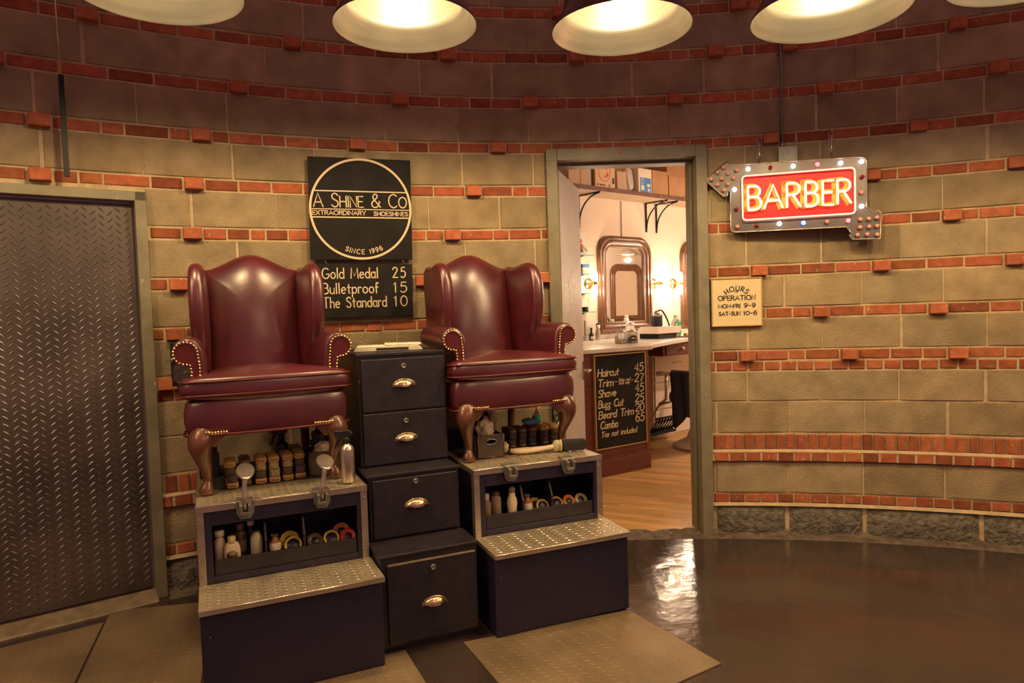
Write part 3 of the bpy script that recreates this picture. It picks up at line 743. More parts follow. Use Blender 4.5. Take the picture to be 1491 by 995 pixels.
        # front cabriole leg
        pts = smooth([(s_*.272, .052, .265), (s_*.284, .034, .235), (s_*.291, .026, .205), (s_*.284, .036, .155), (s_*.272, .052, .105), (s_*.268, .056, .055), (s_*.274, .046, .028), (s_*.276, .044, .010), (s_*.276, .044, .0)], 3)
        rr = smooth([(.054, 0), (.056, 0), (.047, 0), (.033, 0), (.024, 0), (.0185, 0), (.027, 0), (.031, 0), (.025, 0)], 3)
        b = MB(); b.tube(pts, [r[0] for r in rr], 14)
        b.pillow([(-.06, .262), (.085, .262), (.060, .240), (.030, .205), (-.02, .205), (-.045, .238)], lambda u, v, q: (s_*(.255-u*.9), .028+q, v), -.018, .018, .008, .002, .002, 3, 2)
        b.build('front_leg', 'legwood', t)
        b = MB(); pts = smooth([(s_*.225, .58, .27), (s_*.226, .59, .2), (s_*.23, .615, .08), (s_*.232, .628, .004)], 3); b.tube(pts, [.030-.012*i/(len(pts)-1) for i in range(len(pts))], 8); b.build('rear_leg', 'legwood', t)
    return t
def on_top(F, ang, x, y, z): P = F(x, y, z); return P, rad(ang)
lw, rz = on_top(LF, LA+1.5, .318, .400, ZU+.0046)
wing_chair('oxblood leather wingback chair on the left stand, beside the metal plate door', lw, rz)
rw, rz2 = on_top(RF, RA+3, .316, .400, ZU+.0046)
dup(bpy.data.objects['wingback_chair'], rw, rz2, 'oxblood leather wingback chair on the right stand, next to the barber shop doorway')

# ------------------------------------------------------------------ stepped drawer cabinet between the stands
CO, CA = (-.186, 3.050), 23.7
CFm = fr(CO, CA)
cab = thing('stepped_cabinet', 'black stepped cabinet of four drawers with brass cup pulls between the two stands', 'drawer cabinet', (*CO, 0), rad(CA))
b = MB(); b.box(-.445, -.004, .004, .95, .03, .424); b.box(-.435, -.014, .03, .94, 0, .03); b.box(-.452, .0, -.008, .26, .424, .437); b.build('lower_body', 'cabpaint', cab, .003)
b = MB(); b.box(-.438, -.006, .214, .95, .437, .727); b.box(-.446, -.004, .203, .42, .727, .741); b.build('middle_body', 'cabpaint', cab, .003)
b = MB(); b.box(-.432, .004, .389, .95, .741, 1.272); b.box(-.438, .004, .380, .955, 1.272, 1.288); b.build('top_body', 'cabpaint', cab, .003)
def drawer(x0, x1, y, z0, z1, lock_z, pull_z, edge=False):
    b = MB(); b.box(x0, x1, y-.016, y+.004, z0, z1); d = b.build('drawer_front', 'cabpaint', cab, .004)
    xm = (x0+x1)/2
    b = MB(); b.lathe([(.0125, 0), (.0125, .006), (.009, .010), (.009, .007), (.004, .007), (0, .007)], 18, (xm, y-.016, lock_z), 'y'); b.build('lock', 'galv', d)
    b = MB(); vs, fs = [], []; nu, nv = 26, 7
    for i in range(nu+1):
        a = PI*i/nu
        for j in range(nv+1):
            q = PI/2*j/nv; rr = 1+.05*cos(a*14)*(sin(q)*cos(q))
            X = -.054*cos(a)*(.55+.45*cos(q) if j < nv else .55); Z = .034*sin(a)*cos(q)*rr+.0; Y = -.026*sin(q)*max(0, sin(a))**.6*rr
            vs.append((xm+X, y-.017+Y, pull_z-.012+Z))
    for i in range(nu):
        for j in range(nv): fs.append((i*(nv+1)+j, i*(nv+1)+j+1, (i+1)*(nv+1)+j+1, (i+1)*(nv+1)+j))
    b.add(vs, fs); b.tube([(xm-.056*cos(PI*i/20), y-.018, pull_z-.012+.036*sin(PI*i/20)) for i in range(21)], .0028, 6)
    b.build('cup_pull', 'bronze', d, wn=False)
    return d
drawer(-.418, -.008, .389, 1.006, 1.258, 1.221, 1.132)
drawer(-.418, -.004, .389, .750, .998, .953, .868)
drawer(-.424, -.020, .214, .448, .716, .695, .588)
drawer(-.420, -.012, .004, .045, .394, .358, .203)
b = MB(); b.box(-.414, -.018, -.014, .004, .392, .396); b.build('drawer_edge', 'threshold', bpy.data.objects['drawer_front.003'])

# ------------------------------------------------------------------ floor plates
def plate(pts, label, cell):
    t = thing('floor_plate', label, 'floor plate', (0, 0, 0), 0, 'tread plates laid on the floor')
    b = MB(); b.prism(pts, lambda u, v, q: (u, v, q), .0, .006); pl = b.build('plate', 'floorplate', t, .001)
    A_, B_, D_ = Vector((*pts[0], .006)), Vector((*pts[1], .006)), Vector((*pts[3], .006))
    b = MB(); treads(b, A_, (B_-A_).normalized(), Vector((-(B_-A_).y, (B_-A_).x, 0)).normalized(), Vector((0, 0, 1)), (B_-A_).length*1.25, 1.35, cell, .0022, poly=pts); b.build('tread_pattern', 'floorplate', pl, wn=False)
    return t
plate([(.078, 2.26), (.811, 2.723), (.521, 3.241), (-.259, 2.972)], 'tread plate on the floor in front of the right shoeshine stand', .034)
plate([(-.98, 2.13), (-.30, 2.46), (-.511, 2.921), (-1.10, 2.66)], 'tread plate on the floor in front of the left shoeshine stand', .034)
plate([(-2.20, 1.90), (-1.632, 2.19), (-2.050, 3.29), (-2.80, 2.76)], 'scuffed floor plate lying directly in front of the metal plate door', .034)
plate([(-1.62, 2.20), (-1.17, 2.35), (-1.61, 3.50), (-2.09, 3.42)], 'worn tread plate on the floor between the metal door and the left stand', .034)

# ------------------------------------------------------------------ BARBER neon sign
BO, BA = (2.126, 4.027), -15.06
BF = fr(BO, BA)
sg = thing('neon_sign', 'arrow shaped steel neon sign reading BARBER, ringed with coloured bulbs', 'neon sign', (*BO, 0), rad(BA))
out_ = [(-.791, 2.317), (-.06, 2.303), (-.032, 2.297), (-.021, 2.275), (-.023, 2.013), (.010, 1.975), (.037, 1.989), (.054, 1.968), (.049, 1.820), (-.099, 1.826), (-.117, 1.851), (-.104, 1.861), (-.132, 1.901), (-.755, 1.907), (-.776, 1.913), (-.784, 1.932), (-.782, 2.157), (-.797, 2.159), (-.800, 2.131), (-.825, 2.131), (-.930, 2.237), (-.799, 2.341)]
b = MB(); b.prism(out_, lambda u, v, q: (u, q, v), 0, .045); b.build('sign_case', 'signmetal', sg, .002)
b = MB(); b.tube([(u, -.001, v) for u, v in out_], .0035, 6, True); b.build('case_edge', 'steeltrim', sg)
b = MB(); b.prism(rrect(-.712, -.094, 1.978, 2.240, .01), lambda u, v, q: (u, q, v), -.004, .0); b.build('red_panel', 'signred', sg)
b = MB(); rb_ = rrect(-.714, -.089, 1.974, 2.240, .022, 5); b.tube([(u, -.028, v) for u, v in rb_], .0048, 8, True); b.build('neon_border', 'neonborder', sg)
lets = [(-.682, -.608, 'B'), (-.592, -.486, 'A'), (-.462, -.385, 'R'), (-.358, -.289, 'B'), (-.264, -.203, 'E'), (-.184, -.110, 'R')]
n0 = Vector((0, -1, 0)); xd0, zd0 = Vector((1, 0, 0)), Vector((0, 0, 1))
for x0, x1, ch in lets:
    b = MB()
    for pl in G[ch][1]: b.ribbon([(x0-.012+p[0]/G[ch][0]*(x1-x0), 2.040+p[1]*.140) for p in pl], .030, Vector((0, -.004, 0)), xd0, zd0, n0, .003)
    lb = b.build('painted_letter', 'letterback', sg)
    b = MB()
    for pl in G[ch][1]: b.tube([(x0+p[0]/G[ch][0]*(x1-x0), -.034, 2.033+p[1]*.142) for p in pl], .0062, 8)
    b.build('neon_letter', 'neon', sg)
    b = MB()
    for px in (x0+.004, x1-.004): b.cyl((px, -.034, 2.036), .004, -.034 if False else .034, 6, 'y') if False else b.tube([(px, -.034, 2.038), (px, -.001, 2.038)], .0035, 6)
    b.build('tube_support', 'black', sg)
def sbulb(x, z, m, r=.0125):
    b = MB(); b.lathe([(.012, 0), (.012, .006)], 12, (x, 0, z), 'y'); b.build('bulb_socket', 'galv', sg)
    b = MB(); b.ball((x, -.012, z), r, 12, 8); b.build('sign_bulb', m, sg)
for x, z in [(-.677, 2.284), (-.422, 2.280), (-.162, 2.275), (-.050, 2.274), (-.758, 2.166), (-.051, 2.015), (-.504, 1.942)]: sbulb(x, z, 'bulbwhite')
for x, z in [(-.288, 2.278), (-.124, 1.936)]: sbulb(x, z, 'bulbred')
sbulb(-.369, 1.938, 'bulbblue')
for x, z in [(-.550, 2.282), (-.749, 2.047), (-.633, 1.941), (-.047, 2.186)]: sbulb(x, z, 'bulbdark')
for x, z in [(-.745, 2.283), (-.763, 2.237), (-.745, 1.939), (-.238, 1.936), (-.050, 2.096)]+[(-.82, 2.306), (-.855, 2.277), (-.795, 2.268), (-.894, 2.239), (-.832, 2.237), (-.858, 2.203), (-.798, 2.204), (-.822, 2.168)]+[(-.057, 1.938), (-.013, 1.939), (.031, 1.943), (-.059, 1.892), (-.011, 1.893), (.031, 1.895), (-.074, 1.848), (-.022, 1.849), (.031, 1.845)]: sbulb(x, z, 'bulbamber')
for nm, x in (('hanging_hook', -.607), ('hanging_hook', -.203)):
    b = MB(); b.tube([(x, .02, 2.318), (x, .03, 2.40), (x, .05, 2.455), (x+.008, .075, 2.470), (x+.012, .10, 2.462)], .004, 6); b.tube([(x+.01, .055, 2.472), (x-.012, .045, 2.468), (x-.014, .035, 2.38), (x-.004, .02, 2.33)], .002, 5); b.build(nm, 'chrome', sg)
def wallframe(s):
    a = -math.degrees(s/RW); P = WP(s, 0); return P, a
# electrical box and conduit above the sign
bP, bA = wallframe(.975)
t = thing('junction_box', 'grey steel electrical box on the wall above the neon sign', 'electrical box', (bP[0], bP[1], 0), rad(bA))
b = MB(); b.box(-.052, .052, -.046, -.002, 2.312, 2.412); b.build('box_body', 'galv', t, .004)
b = MB(); b.box(-.056, .056, -.051, -.046, 2.308, 2.416); b.build('cover_plate', 'galv', t, .006)
t = thing('conduit', 'thin steel conduit running up the wall from the electrical box', 'conduit', (bP[0], bP[1], 0), rad(bA))
b = MB(); b.tube([(-.028, -.024, 2.412), (-.028, -.024, 3.84)], .009, 10); b.build('pipe', 'galv', t)
b = MB(); b.tube([(-.028, -.024, 2.412), (-.028, -.024, 2.445)], .014, 10); b.build('connector', 'galv', t)
b = MB(); b.box(-.05, -.005, -.012, -.002, 2.98, 3.0); b.tube([(-.042, -.012, 2.99), (-.028, -.036, 2.99), (-.014, -.012, 2.99)], .004, 6); b.build('strap', 'galv', t)

# ------------------------------------------------------------------ hours sign
HO, HA = (1.410, 4.268), -7.0
t = thing('hours_sign', 'cream sign with dark lettering of opening hours, right of the doorway', 'sign', (*HO, 0), rad(HA))
b = MB(); b.box(-.150, .150, -.004, .016, 1.332, 1.624); b.build('board', 'signcream', t)
b = MB()
b.box(-.155, .155, -.010, .018, 1.622, 1.630); b.box(-.155, .155, -.010, .018, 1.326, 1.334); b.box(-.155, -.148, -.010, .018, 1.33, 1.626); b.box(.148, .155, -.010, .018, 1.33, 1.626)
b.build('frame', 'gold', t, .002)
b = MB(); O0 = Vector((0, -.004, 0))
arcwrite(b, 'HOURS', O0, xd0, zd0, n0, .0, 1.46, .088, .030, 133, 47, .0058)
b.build('painted_word', 'ink', t); b = MB(); write(b, 'OF', O0, xd0, zd0, n0, .0, 1.538, .014, stroke=.0032, align='c')
b.build('painted_word', 'ink', t); b = MB(); write(b, 'OPERATION', O0, xd0, zd0, n0, -.112, 1.490, .028, .224, .0058)
b.build('painted_word', 'ink', t); b = MB(); write(b, 'MON-FRI', O0, xd0, zd0, n0, -.112, 1.443, .022, .132, .0056); write(b, '9-9', O0, xd0, zd0, n0, .044, 1.443, .024, .068, .0056)
b.build('painted_hours', 'ink', t); b = MB(); write(b, 'SAT-SUN', O0, xd0, zd0, n0, -.110, 1.396, .022, .130, .0056); write(b, '10-6', O0, xd0, zd0, n0, .040, 1.396, .024, .080, .0056)
b.build('painted_hours', 'ink', t)

# ------------------------------------------------------------------ shoeshine signs
SO, SAn = (-.917, 4.009), 18.24
TL = lambda th, x0, z0: None
t = thing('hanging_sign', 'square black signboard lettered A SHINE AND CO in a cream circle', 'sign', (*SO, 0), rad(SAn))
tilt = rad(.9)
def tz(u, v): return (u*cos(tilt)-(v-2.09)*-sin(tilt)*-1*-1, 0) if False else (.064+(u-.064)*cos(tilt)+(v-2.092)*sin(tilt)*1.0, 2.092+(v-2.092)*cos(tilt)-(u-.064)*sin(tilt)*.2)
b = MB(); q = [tz(-.231, 1.797), tz(.358, 1.797), tz(.358, 2.387), tz(-.231, 2.387)]
b.prism(q, lambda u, v, w_: (u, w_, v), 0, .018); b.build('board', 'slate', t, .001)
b = MB(); O0 = Vector((0, 0, 0)); c_ = (.064, 2.092); R_ = .288
ring = [tz(c_[0]+R_*cos(2*PI*i/72), c_[1]+R_*sin(2*PI*i/72)) for i in range(72)]
b.ribbon(ring, .0125, O0, xd0, zd0, n0, .0012, closed=True)
for zz, w_ in ((2.194, .0065), (2.090, .0045), (2.043, .0065)):
    hw = math.sqrt(R_**2-(zz-c_[1])**2)-.004; b.ribbon([tz(c_[0]-hw, zz), tz(c_[0]+hw, zz)], w_, O0, xd0, zd0, n0, .0012)
b.build('border', 'cream', t)
b = MB()
write(b, 'A SHINE & CO', O0, xd0, zd0, n0, -.205, 2.103, .078, .535, .0062, gap=.13, small=('AS&C', .80))
b.build('painted_name', 'cream', t); b = MB(); write(b, 'EXTRAORDINARY', O0, xd0, zd0, n0, -.212, 2.058, .023, .300, .0042, gap=.16); write(b, 'SHOESHINES', O0, xd0, zd0, n0, .135, 2.055, .023, .200, .0042)
b.build('painted_line', 'cream', t); b = MB(); arcwrite(b, 'SINCE 1996', O0, xd0, zd0, n0, .066, 2.092, .262, .026, 246, 296, .0042, up_=False)
b.build('painted_date', 'cream', t)
b = MB(); b.tube([(-.02, .008, 2.387), (.055, .02, 2.46)], .0015, 5); b.tube([(.14, .008, 2.387), (.075, .02, 2.46)], .0015, 5); b.build('hanging_wire', 'galv', t)
t = thing('price_board', 'black price board reading Gold Medal, Bulletproof and The Standard', 'sign', (*SO, 0), rad(SAn))
b = MB(); b.prism([(-.188, 1.462), (.346, 1.462), (.351, 1.768), (-.190, 1.778)], lambda u, v, w_: (u, w_, v), .004, .022); b.build('board', 'slate', t, .001)
b = MB(); O0 = Vector((0, .004, 0))
for tx, n_s, z, wd in (('Gold Medal', '25', 1.690, .318), ('Bulletproof', '15', 1.602, .318), ('The Standard', '10', 1.520, .362)):
    b = MB(); write(b, tx, O0, xd0, zd0, n0, -.174, z, .060, wd, .0062); b.build('painted_word', 'cream', t); b = MB(); write(b, n_s, O0, xd0, zd0, n0, .236 if n_s != '25' else .232, z, .060, .076, .0062, gap=.35); b.build('painted_price', 'cream', t)
b = MB()
for x in (-.15, .30): b.tube([(x-.01, .006, 1.795), (x, .0, 1.782), (x+.012, .006, 1.770)], .002, 5)
b.build('hanging_wire', 'galv', t)

# ------------------------------------------------------------------ wall box behind the left chair, hanging rod
bP, bA = wallframe(-2.635)
t = thing('wall_box', 'small black tread plate box with a latch on the wall behind the left chair', 'electrical box', (bP[0], bP[1], 0), rad(bA))
b = MB(); b.box(-.075, .095, -.055, -.004, 1.125, 1.36); b.build('box_body', 'black', t, .004)
b = MB(); b.box(-.067, .088, -.062, -.055, 1.15, 1.32); treads(b, Vector((-.067, -.062, 1.15)), xd0, zd0, n0, .155, .17, .034, .003, .006); b.build('box_door', 'darkplate', t)
b = MB(); b.cyl((-.066, -.062, 1.268), .012, .02, 10, 'y'); b.box(-.100, -.06, -.075, -.066, 1.255, 1.268); b.build('latch', 'galv', t)
hP, hA = wallframe(-3.13)
t = thing('hanging_rod', 'dark flat rod hanging on a thin wire above the metal door', 'rod', (hP[0], hP[1], 0), rad(hA))
b = MB(); b.box(-.012, .012, -.122, -.112, 2.19, 2.68); b.build('bar', 'iron', t, .002)
b = MB(); b.tube([(.0, -.117, 2.675), (-.004, -.117, 3.0), (-.012, -.117, 3.8)], .004, 6); b.build('wire', 'brass', t)
b = MB(); b.tube([(-.012, -.117, 3.8), (-.012, 0, 3.8)], .004, 6); b.build('wire_hook', 'iron', t)

# ------------------------------------------------------------------ pendant lamps
def pendant(label, P, first=None, group='pendant lamps of the hall'):
    t = thing('pendant_lamp', label, 'lamp', P, 0, group)
    n = 48
    b = MB(); b.lathe([(.310, 0), (.309, .010), (.262, .085), (.255, .12), (.235, .20), (.175, .275), (.095, .315), (.06, .33), (.055, .38), (.02, .40)], n, (0, 0, 0), cap=False); b.build('lamp_shade', 'shade_out', t, wn=False)
    b = MB(); b.lathe([(.3095, .0), (.303, .006), (.257, .083), (.249, .085), (.247, .12), (.228, .198), (.170, .27), (.09, .308), (.0, .312)], n, (0, 0, 0), cap=False); b.build('reflector', 'shade_in', t, wn=False)
    b = MB(); b.lathe([(.0, .120), (.022, .124), (.042, .142), (.047, .165), (.040, .192), (.024, .225), (.02, .25)], 20); b.build('bulb', 'bulb', t)
    b = MB(); b.cyl((0, 0, .245), .024, .07, 16); b.build('socket', 'brass', t)
    b = MB(); b.tube([(0, 0, .39), (0, 0, 1.1)], .008, 8); b.build('stem', 'iron', t)
    ld = bpy.data.lights.new('lamp_beam', 'SPOT'); ld.energy = LAMP_W; ld.color = LAMP_C; ld.shadow_soft_size = .06; ld.spot_size = rad(160); ld.spot_blend = .30
    lo = bpy.data.objects.new('lamp_beam', ld); COL.objects.link(lo); lo.parent = t; lo.location = (0, 0, .004)
    ld = bpy.data.lights.new('lamp_glow', 'POINT'); ld.energy = LAMP_IN; ld.color = (1, .80, .50); ld.shadow_soft_size = .03
    lo = bpy.data.objects.new('lamp_glow', ld); COL.objects.link(lo); lo.parent = t; lo.location = (0, 0, .065)
    return t
lamps = [((-1.300, 2.640, 2.72), 'leftmost dark copper pendant lamp, over the left stand'),
         ((-.420, 3.040, 2.725), 'dark copper pendant lamp above the black signboards'),
         ((.535, 3.120, 2.71), 'dark copper pendant lamp in front of the barber shop doorway'),
         ((1.360, 2.890, 2.655), 'dark copper pendant lamp above the neon sign, its inside tinted red'),
         ((2.040, 2.640, 2.69), 'dark copper pendant lamp at the right edge of the picture')]
lamps += [((2.78, 1.90, 2.70), 'unseen pendant lamp added to the ring just right of the picture'), ((3.25, 1.00, 2.70), 'unseen pendant lamp added to the ring further right of the picture'), ((-2.05, 1.85, 2.70), 'unseen pendant lamp added to the ring just left of the picture'), ((-2.60, .85, 2.70), 'unseen pendant lamp added to the ring further left of the picture'), ((1.10, .25, 2.70), 'unseen pendant lamp added overhead in front of the camera')]  # unseen lamps, added to fill lower walls, floor and chair highlights
pl0 = pendant(lamps[0][1], lamps[0][0])
for P, l in lamps[1:]:
    r = dup(pl0, P, 0, l)

# ------------------------------------------------------------------ things on and in the stands
def bottle(F, ang, x, y, z, prof, m, label, cap=None, name='bottle', cat='bottle', group=None, lab=None):
    """prof: body radii/heights; cap: (profile, material); lab: (z0, z1, material)"""
    t = thing(name, label, cat, F(x, y, z), rad(ang), group)
    b = MB(); b.lathe(prof, 20); b.build('body', m, t)
    if cap: c = MB(); c.lathe(cap[0], 16); c.build('cap', cap[1], t)
    if lab:
        r = max(p[0] for p in prof)+.0008; c = MB()
        vs = [(r*cos(a), r*sin(a), z_) for z_ in lab[:2] for a in [rad(-160+140*i/12) for i in range(13)]]
        c.add(vs, [(i, i+1, 14+i, 13+i) for i in range(12)]); c.build('bottle_label', lab[2], t, wn=False)
    if z == ZC: t.scale = (1, 1, .78)
    return t
def cyl_prof(r, h, neck, nh): return [(r*.9, 0), (r, .004), (r, h), (r*.8, h+.012), (neck, h+.02), (neck, h+nh)]
def cap_prof(r, z0, z1): return [(r, z0), (r, z1-.003), (r*.85, z1), (0, z1)]
ZC = .4415
GL, GR = 'bottles in the left compartment', 'bottles in the right compartment'
yb = YU+.055
bottle(LF, LA, .082, yb+.03, ZC, cyl_prof(.022, .125, .009, .03), 'cream', 'slim cream bottle at the left end of the left compartment', (cap_prof(.020, .15, .185), 'white'), group=GL)
t = thing('bottle', 'squat cream bottle with round brown label in the left compartment', 'bottle', LF(.128, yb, ZC), rad(LA), GL)
b = MB(); b.pillow(rrect(-.034, .034, -.018, .018, .014), lambda u, v, q: (u, v, q), 0, .115, .012, .012); b.build('body', 'cream', t)
b = MB(); b.lathe(cap_prof(.016, .115, .150), 16); b.build('cap', 'cream', t)
b = MB(); b.lathe([(.022, 0), (0, .001)], 20, (0, -.0185, .055), 'y'); b.build('bottle_label', 'tan', t); t.scale = (1, 1, .80)
bottle(LF, LA, .165, yb+.075, ZC, cyl_prof(.026, .135, .014, .03), 'brownbottle', 'brown bottle with tan cap behind the squat cream bottle', (cap_prof(.016, .155, .19), 'tan'), group=GL, lab=(.04, .10, 'tan'))
bottle(LF, LA, .209, yb+.065, ZC, cyl_prof(.014, .15, .010, .03), 'black', 'thin black bottle with pale cap in the left compartment', (cap_prof(.015, .175, .20), 'white'), group=GL)
bottle(LF, LA, .226, yb+.01, ZC, cyl_prof(.024, .125, .015, .03), 'olive', 'olive green bottle beside the first divider of the left compartment', (cap_prof(.015, .15, .165), 'black'), group=GL, lab=(.03, .11, 'olive'))
bottle(LF, LA, .300, yb, ZC, [(.022, 0), (.024, .004), (.024, .085), (.010, .11), (.009, .12)], 'amber', 'small amber glass bottle with pink label past the first divider', (cap_prof(.017, .12, .127), 'clear'), group=GL, lab=(.045, .085, 'paper'))
bottle(RF, RA, .081, yb+.01, ZC, cyl_prof(.024, .115, .013, .02), 'tan', 'tan bottle with cream cap at the left end of the right compartment', (cap_prof(.016, .13, .175), 'cream'), group=GR)
bottle(RF, RA, .134, yb+.015, ZC, cyl_prof(.026, .135, .02, .02), 'tan', 'taller tan bottle, second from the left in the right compartment', (cap_prof(.020, .15, .178), 'brushdark'), group=GR)
bottle(RF, RA, .212, yb-.005, ZC, [(.022, 0), (.024, .003), (.022, .05), (.026, .10), (.022, .13), (.016, .145), (.016, .165)], 'cream', 'cream bottle with a brown ball top in the right compartment', ([(0, .163), (.012, .167), (.019, .183), (.012, .2), (0, .203)], 'tan'), group=GR)
bottle(RF, RA, .296, yb, ZC, [(.022, 0), (.024, .004), (.024, .09), (.011, .115), (.010, .13)], 'amber', 'small square amber bottle with white label in the right compartment', (cap_prof(.017, .13, .137), 'clear'), group=GR, lab=(.04, .085, 'paper'))
def tin(F, ang, x, y, z, r, m, label, group, tiltx=55, yaw=0, h=.022):
    r *= 1.02; y += .026
    t = thing('polish_tin', label, 'tin', F(x, y, z+r*sin(rad(tiltx))+.001), rad(ang+yaw), group); t.rotation_euler.x = rad(tiltx)
    b = MB(); b.lathe([(r*.96, 0), (r*.96, h*.55)], 28); b.build('tin_body', 'galv', t, .001)
    b = MB(); b.lathe([(r, h*.5), (r, h), (r*.94, h+.001), (r*.92, h-.001), (0, h-.001)], 28); ld = b.build('lid', 'yellow' if m == 'black' else m, t)
    b = MB(); k_ = .74 if m == 'black' else .5; b.lathe([(r*k_, 0), (r*(k_-.02), .001), (0, .001)], 24, (0, 0, h-.0008)); b.build('lid_print', m if m == 'black' else 'black', ld)
    return t
GT, GU = 'polish tins in the left compartment', 'polish tins in the right compartment'
tin(LF, LA, .365, yb+.03, ZC, .042, 'yellow', 'large yellow polish tin leaning in the middle of the left compartment', GT, 62)
tin(LF, LA, .374, yb-.016, ZC, .036, 'black', 'dark polish tin leaning against the large yellow tin', GT, 58)
tin(LF, LA, .468, yb, ZC, .033, 'brownbottle', 'dark brown polish tin just right of the second divider, left stand', GT, 50)
tin(LF, LA, .540, yb, ZC, .034, 'black', 'black and gold polish tin between the brown and red tins', GT, 50)
tin(LF, LA, .592, yb+.045, ZC, .040, 'orange', 'orange polish tin standing behind the red tin', GT, 62)
tin(LF, LA, .612, yb-.010, ZC, .033, 'red', 'red polish tin at the right end of the left compartment', GT, 55)
tin(RF, RA, .356, yb+.03, ZC, .033, 'yellow', 'yellow polish tin in the middle of the right compartment', GU, 58)
tin(RF, RA, .376, yb-.018, ZC, .033, 'black', 'black polish tin left of the second divider, right stand', GU, 58)
tin(RF, RA, .462, yb-.005, ZC, .033, 'black', 'black and yellow polish tin right of the second divider, right stand', GU, 52)
tin(RF, RA, .532, yb-.005, ZC, .033, 'orange', 'orange polish tin between the yellow and green tins', GU, 52)
tin(RF, RA, .602, yb-.005, ZC, .033, 'olive', 'pale green polish tin at the right end of the right compartment', GU, 50)

def brush(F, ang, x, y, z, up, wood, hair, label, group, yaw=0, w=.050, L=.15, h=.058, lettering=True):
    """horsehair brush seen end on; up = bristles pointing up"""
    t = thing('shoe_brush', label, 'brush', F(x, y, z), rad(ang+yaw), group)
    bz0, bz1 = (0, .026) if up else (h-.026, h)
    b = MB(); b.pillow(rrect(-w/2, w/2, 0, L, .02), lambda u, v, q: (u, v, q), bz0, bz1, .010, .0 if up else .008, .0, 4, 3); wd = b.build('brush_back', wood, t)
    b = MB(); hz0, hz1 = (.024, h) if up else (0, h-.024); vs, fs = [], []; ol = rrect(-w/2+.004, w/2-.004, .006, L-.006, .016); n = len(ol)
    for lv in range(4):
        k = lv/3; zz = hz0+(hz1-hz0)*k; fl = 1+.08*(k if up else 1-k)
        for i, (u, v) in enumerate(ol): vs.append((u*fl+random.uniform(-.0012, .0012), (v-L/2)*(1+.03*(fl-1))+L/2, zz+random.uniform(-.0015, .0015)*(0 < lv < 3)))
    for lv in range(3):
        for i in range(n): fs.append((lv*n+i, lv*n+(i+1) % n, (lv+1)*n+(i+1) % n, (lv+1)*n+i))
    fs += [tuple(reversed(range(n))), tuple(range(3*n, 4*n))]; b.add(vs, fs); b.build('bristles', hair, t)
    if lettering:
        b = MB(); zc = (bz0+bz1)/2
        for k in range(5): xx = -.013+.0065*k; b.box(xx-.0018, xx+.0018, -.0008, .0, zc-.003-.001*(k % 2), zc+.004)
        b.build('burnt_mark', 'labelink', wd)
    return t
ZM = ZU+.0045
GB = 'shoe brushes paired bristle to bristle on the left stand'
cols = [(.148, .470, 'brushwood', 'bristledark', 'orange brown'), (.205, .492, 'brushdark', 'bristledark', 'black'), (.270, .492, 'brushwood', 'bristledark', 'golden'), (.328, .490, 'brushwood', 'bristlepale', 'pale bristled'), (.388, .500, 'brushwood', 'bristledark', 'dark bristled'), (.444, .508, 'brushwood', 'bristledark', 'light capped')]
ordn = ['first', 'second', 'third', 'fourth', 'fifth', 'sixth']
for i, (x, y, wd, hr, d) in enumerate(cols):
    brush(LF, LA, x, y, ZM, True, wd, hr, f'lower {d} brush of the {ordn[i]} pair from the left', GB, random.uniform(-2, 2))
    brush(LF, LA, x+random.uniform(-.004, .004)-(.006 if i == 0 else 0), y+.005, ZM+.0605, False, wd, 'bristlepale' if i in (2, 3, 4) else hr, f'upper {d} brush of the {ordn[i]} pair from the left', GB, random.uniform(-3, 3))
GB2 = 'shoe brushes heaped on the right stand'
for i, x in enumerate((.345, .405, .467, .540, .600)):
    dd = ['leftmost', 'second', 'middle', 'fourth', 'rightmost'][i]
    brush(RF, RA, x, .575+.004*i, ZM, True, 'brushdark', 'bristledark', f'{dd} brush in the bottom row on the right stand', GB2, random.uniform(-3, 3), .050, .14, .05, False)
    brush(RF, RA, x+.004, .578+.004*i, ZM+.052, False, 'brushdark' if i < 3 else 'brushwood', 'bristledark', f'{dd} brush in the top row on the right stand', GB2, random.uniform(-3, 3), .050, .14, .055, False)
def rag(name, F, ang, x, y, z, sx, sy, sz, m, label, cat, seed, amp=.35):
    t = thing(name, label, cat, F(x, y, z), rad(ang))
    b = MB(); n, k = 28, 16; vs, fs = [], []
    for i in range(k+1):
        a = -PI/2+PI*i/k
        for j in range(n):
            c = 2*PI*j/n; d = Vector((cos(a)*cos(c), cos(a)*sin(c), sin(a))); f_ = 1+amp*noise.noise(d*2.2+Vector((seed, 0, 0)))+amp*.6*noise.noise(d*5.5+Vector((0, seed, 0)))
            vs.append((d.x*sx*f_, d.y*sy*f_, max(0, (d.z+1)*.5*f_)*sz))
    for i in range(k):
        for j in range(n): fs.append((i*n+j, i*n+(j+1) % n, (i+1)*n+(j+1) % n, (i+1)*n+j))
    b.add(vs, fs); b.build('folds', m, t, subsurf=1); return t
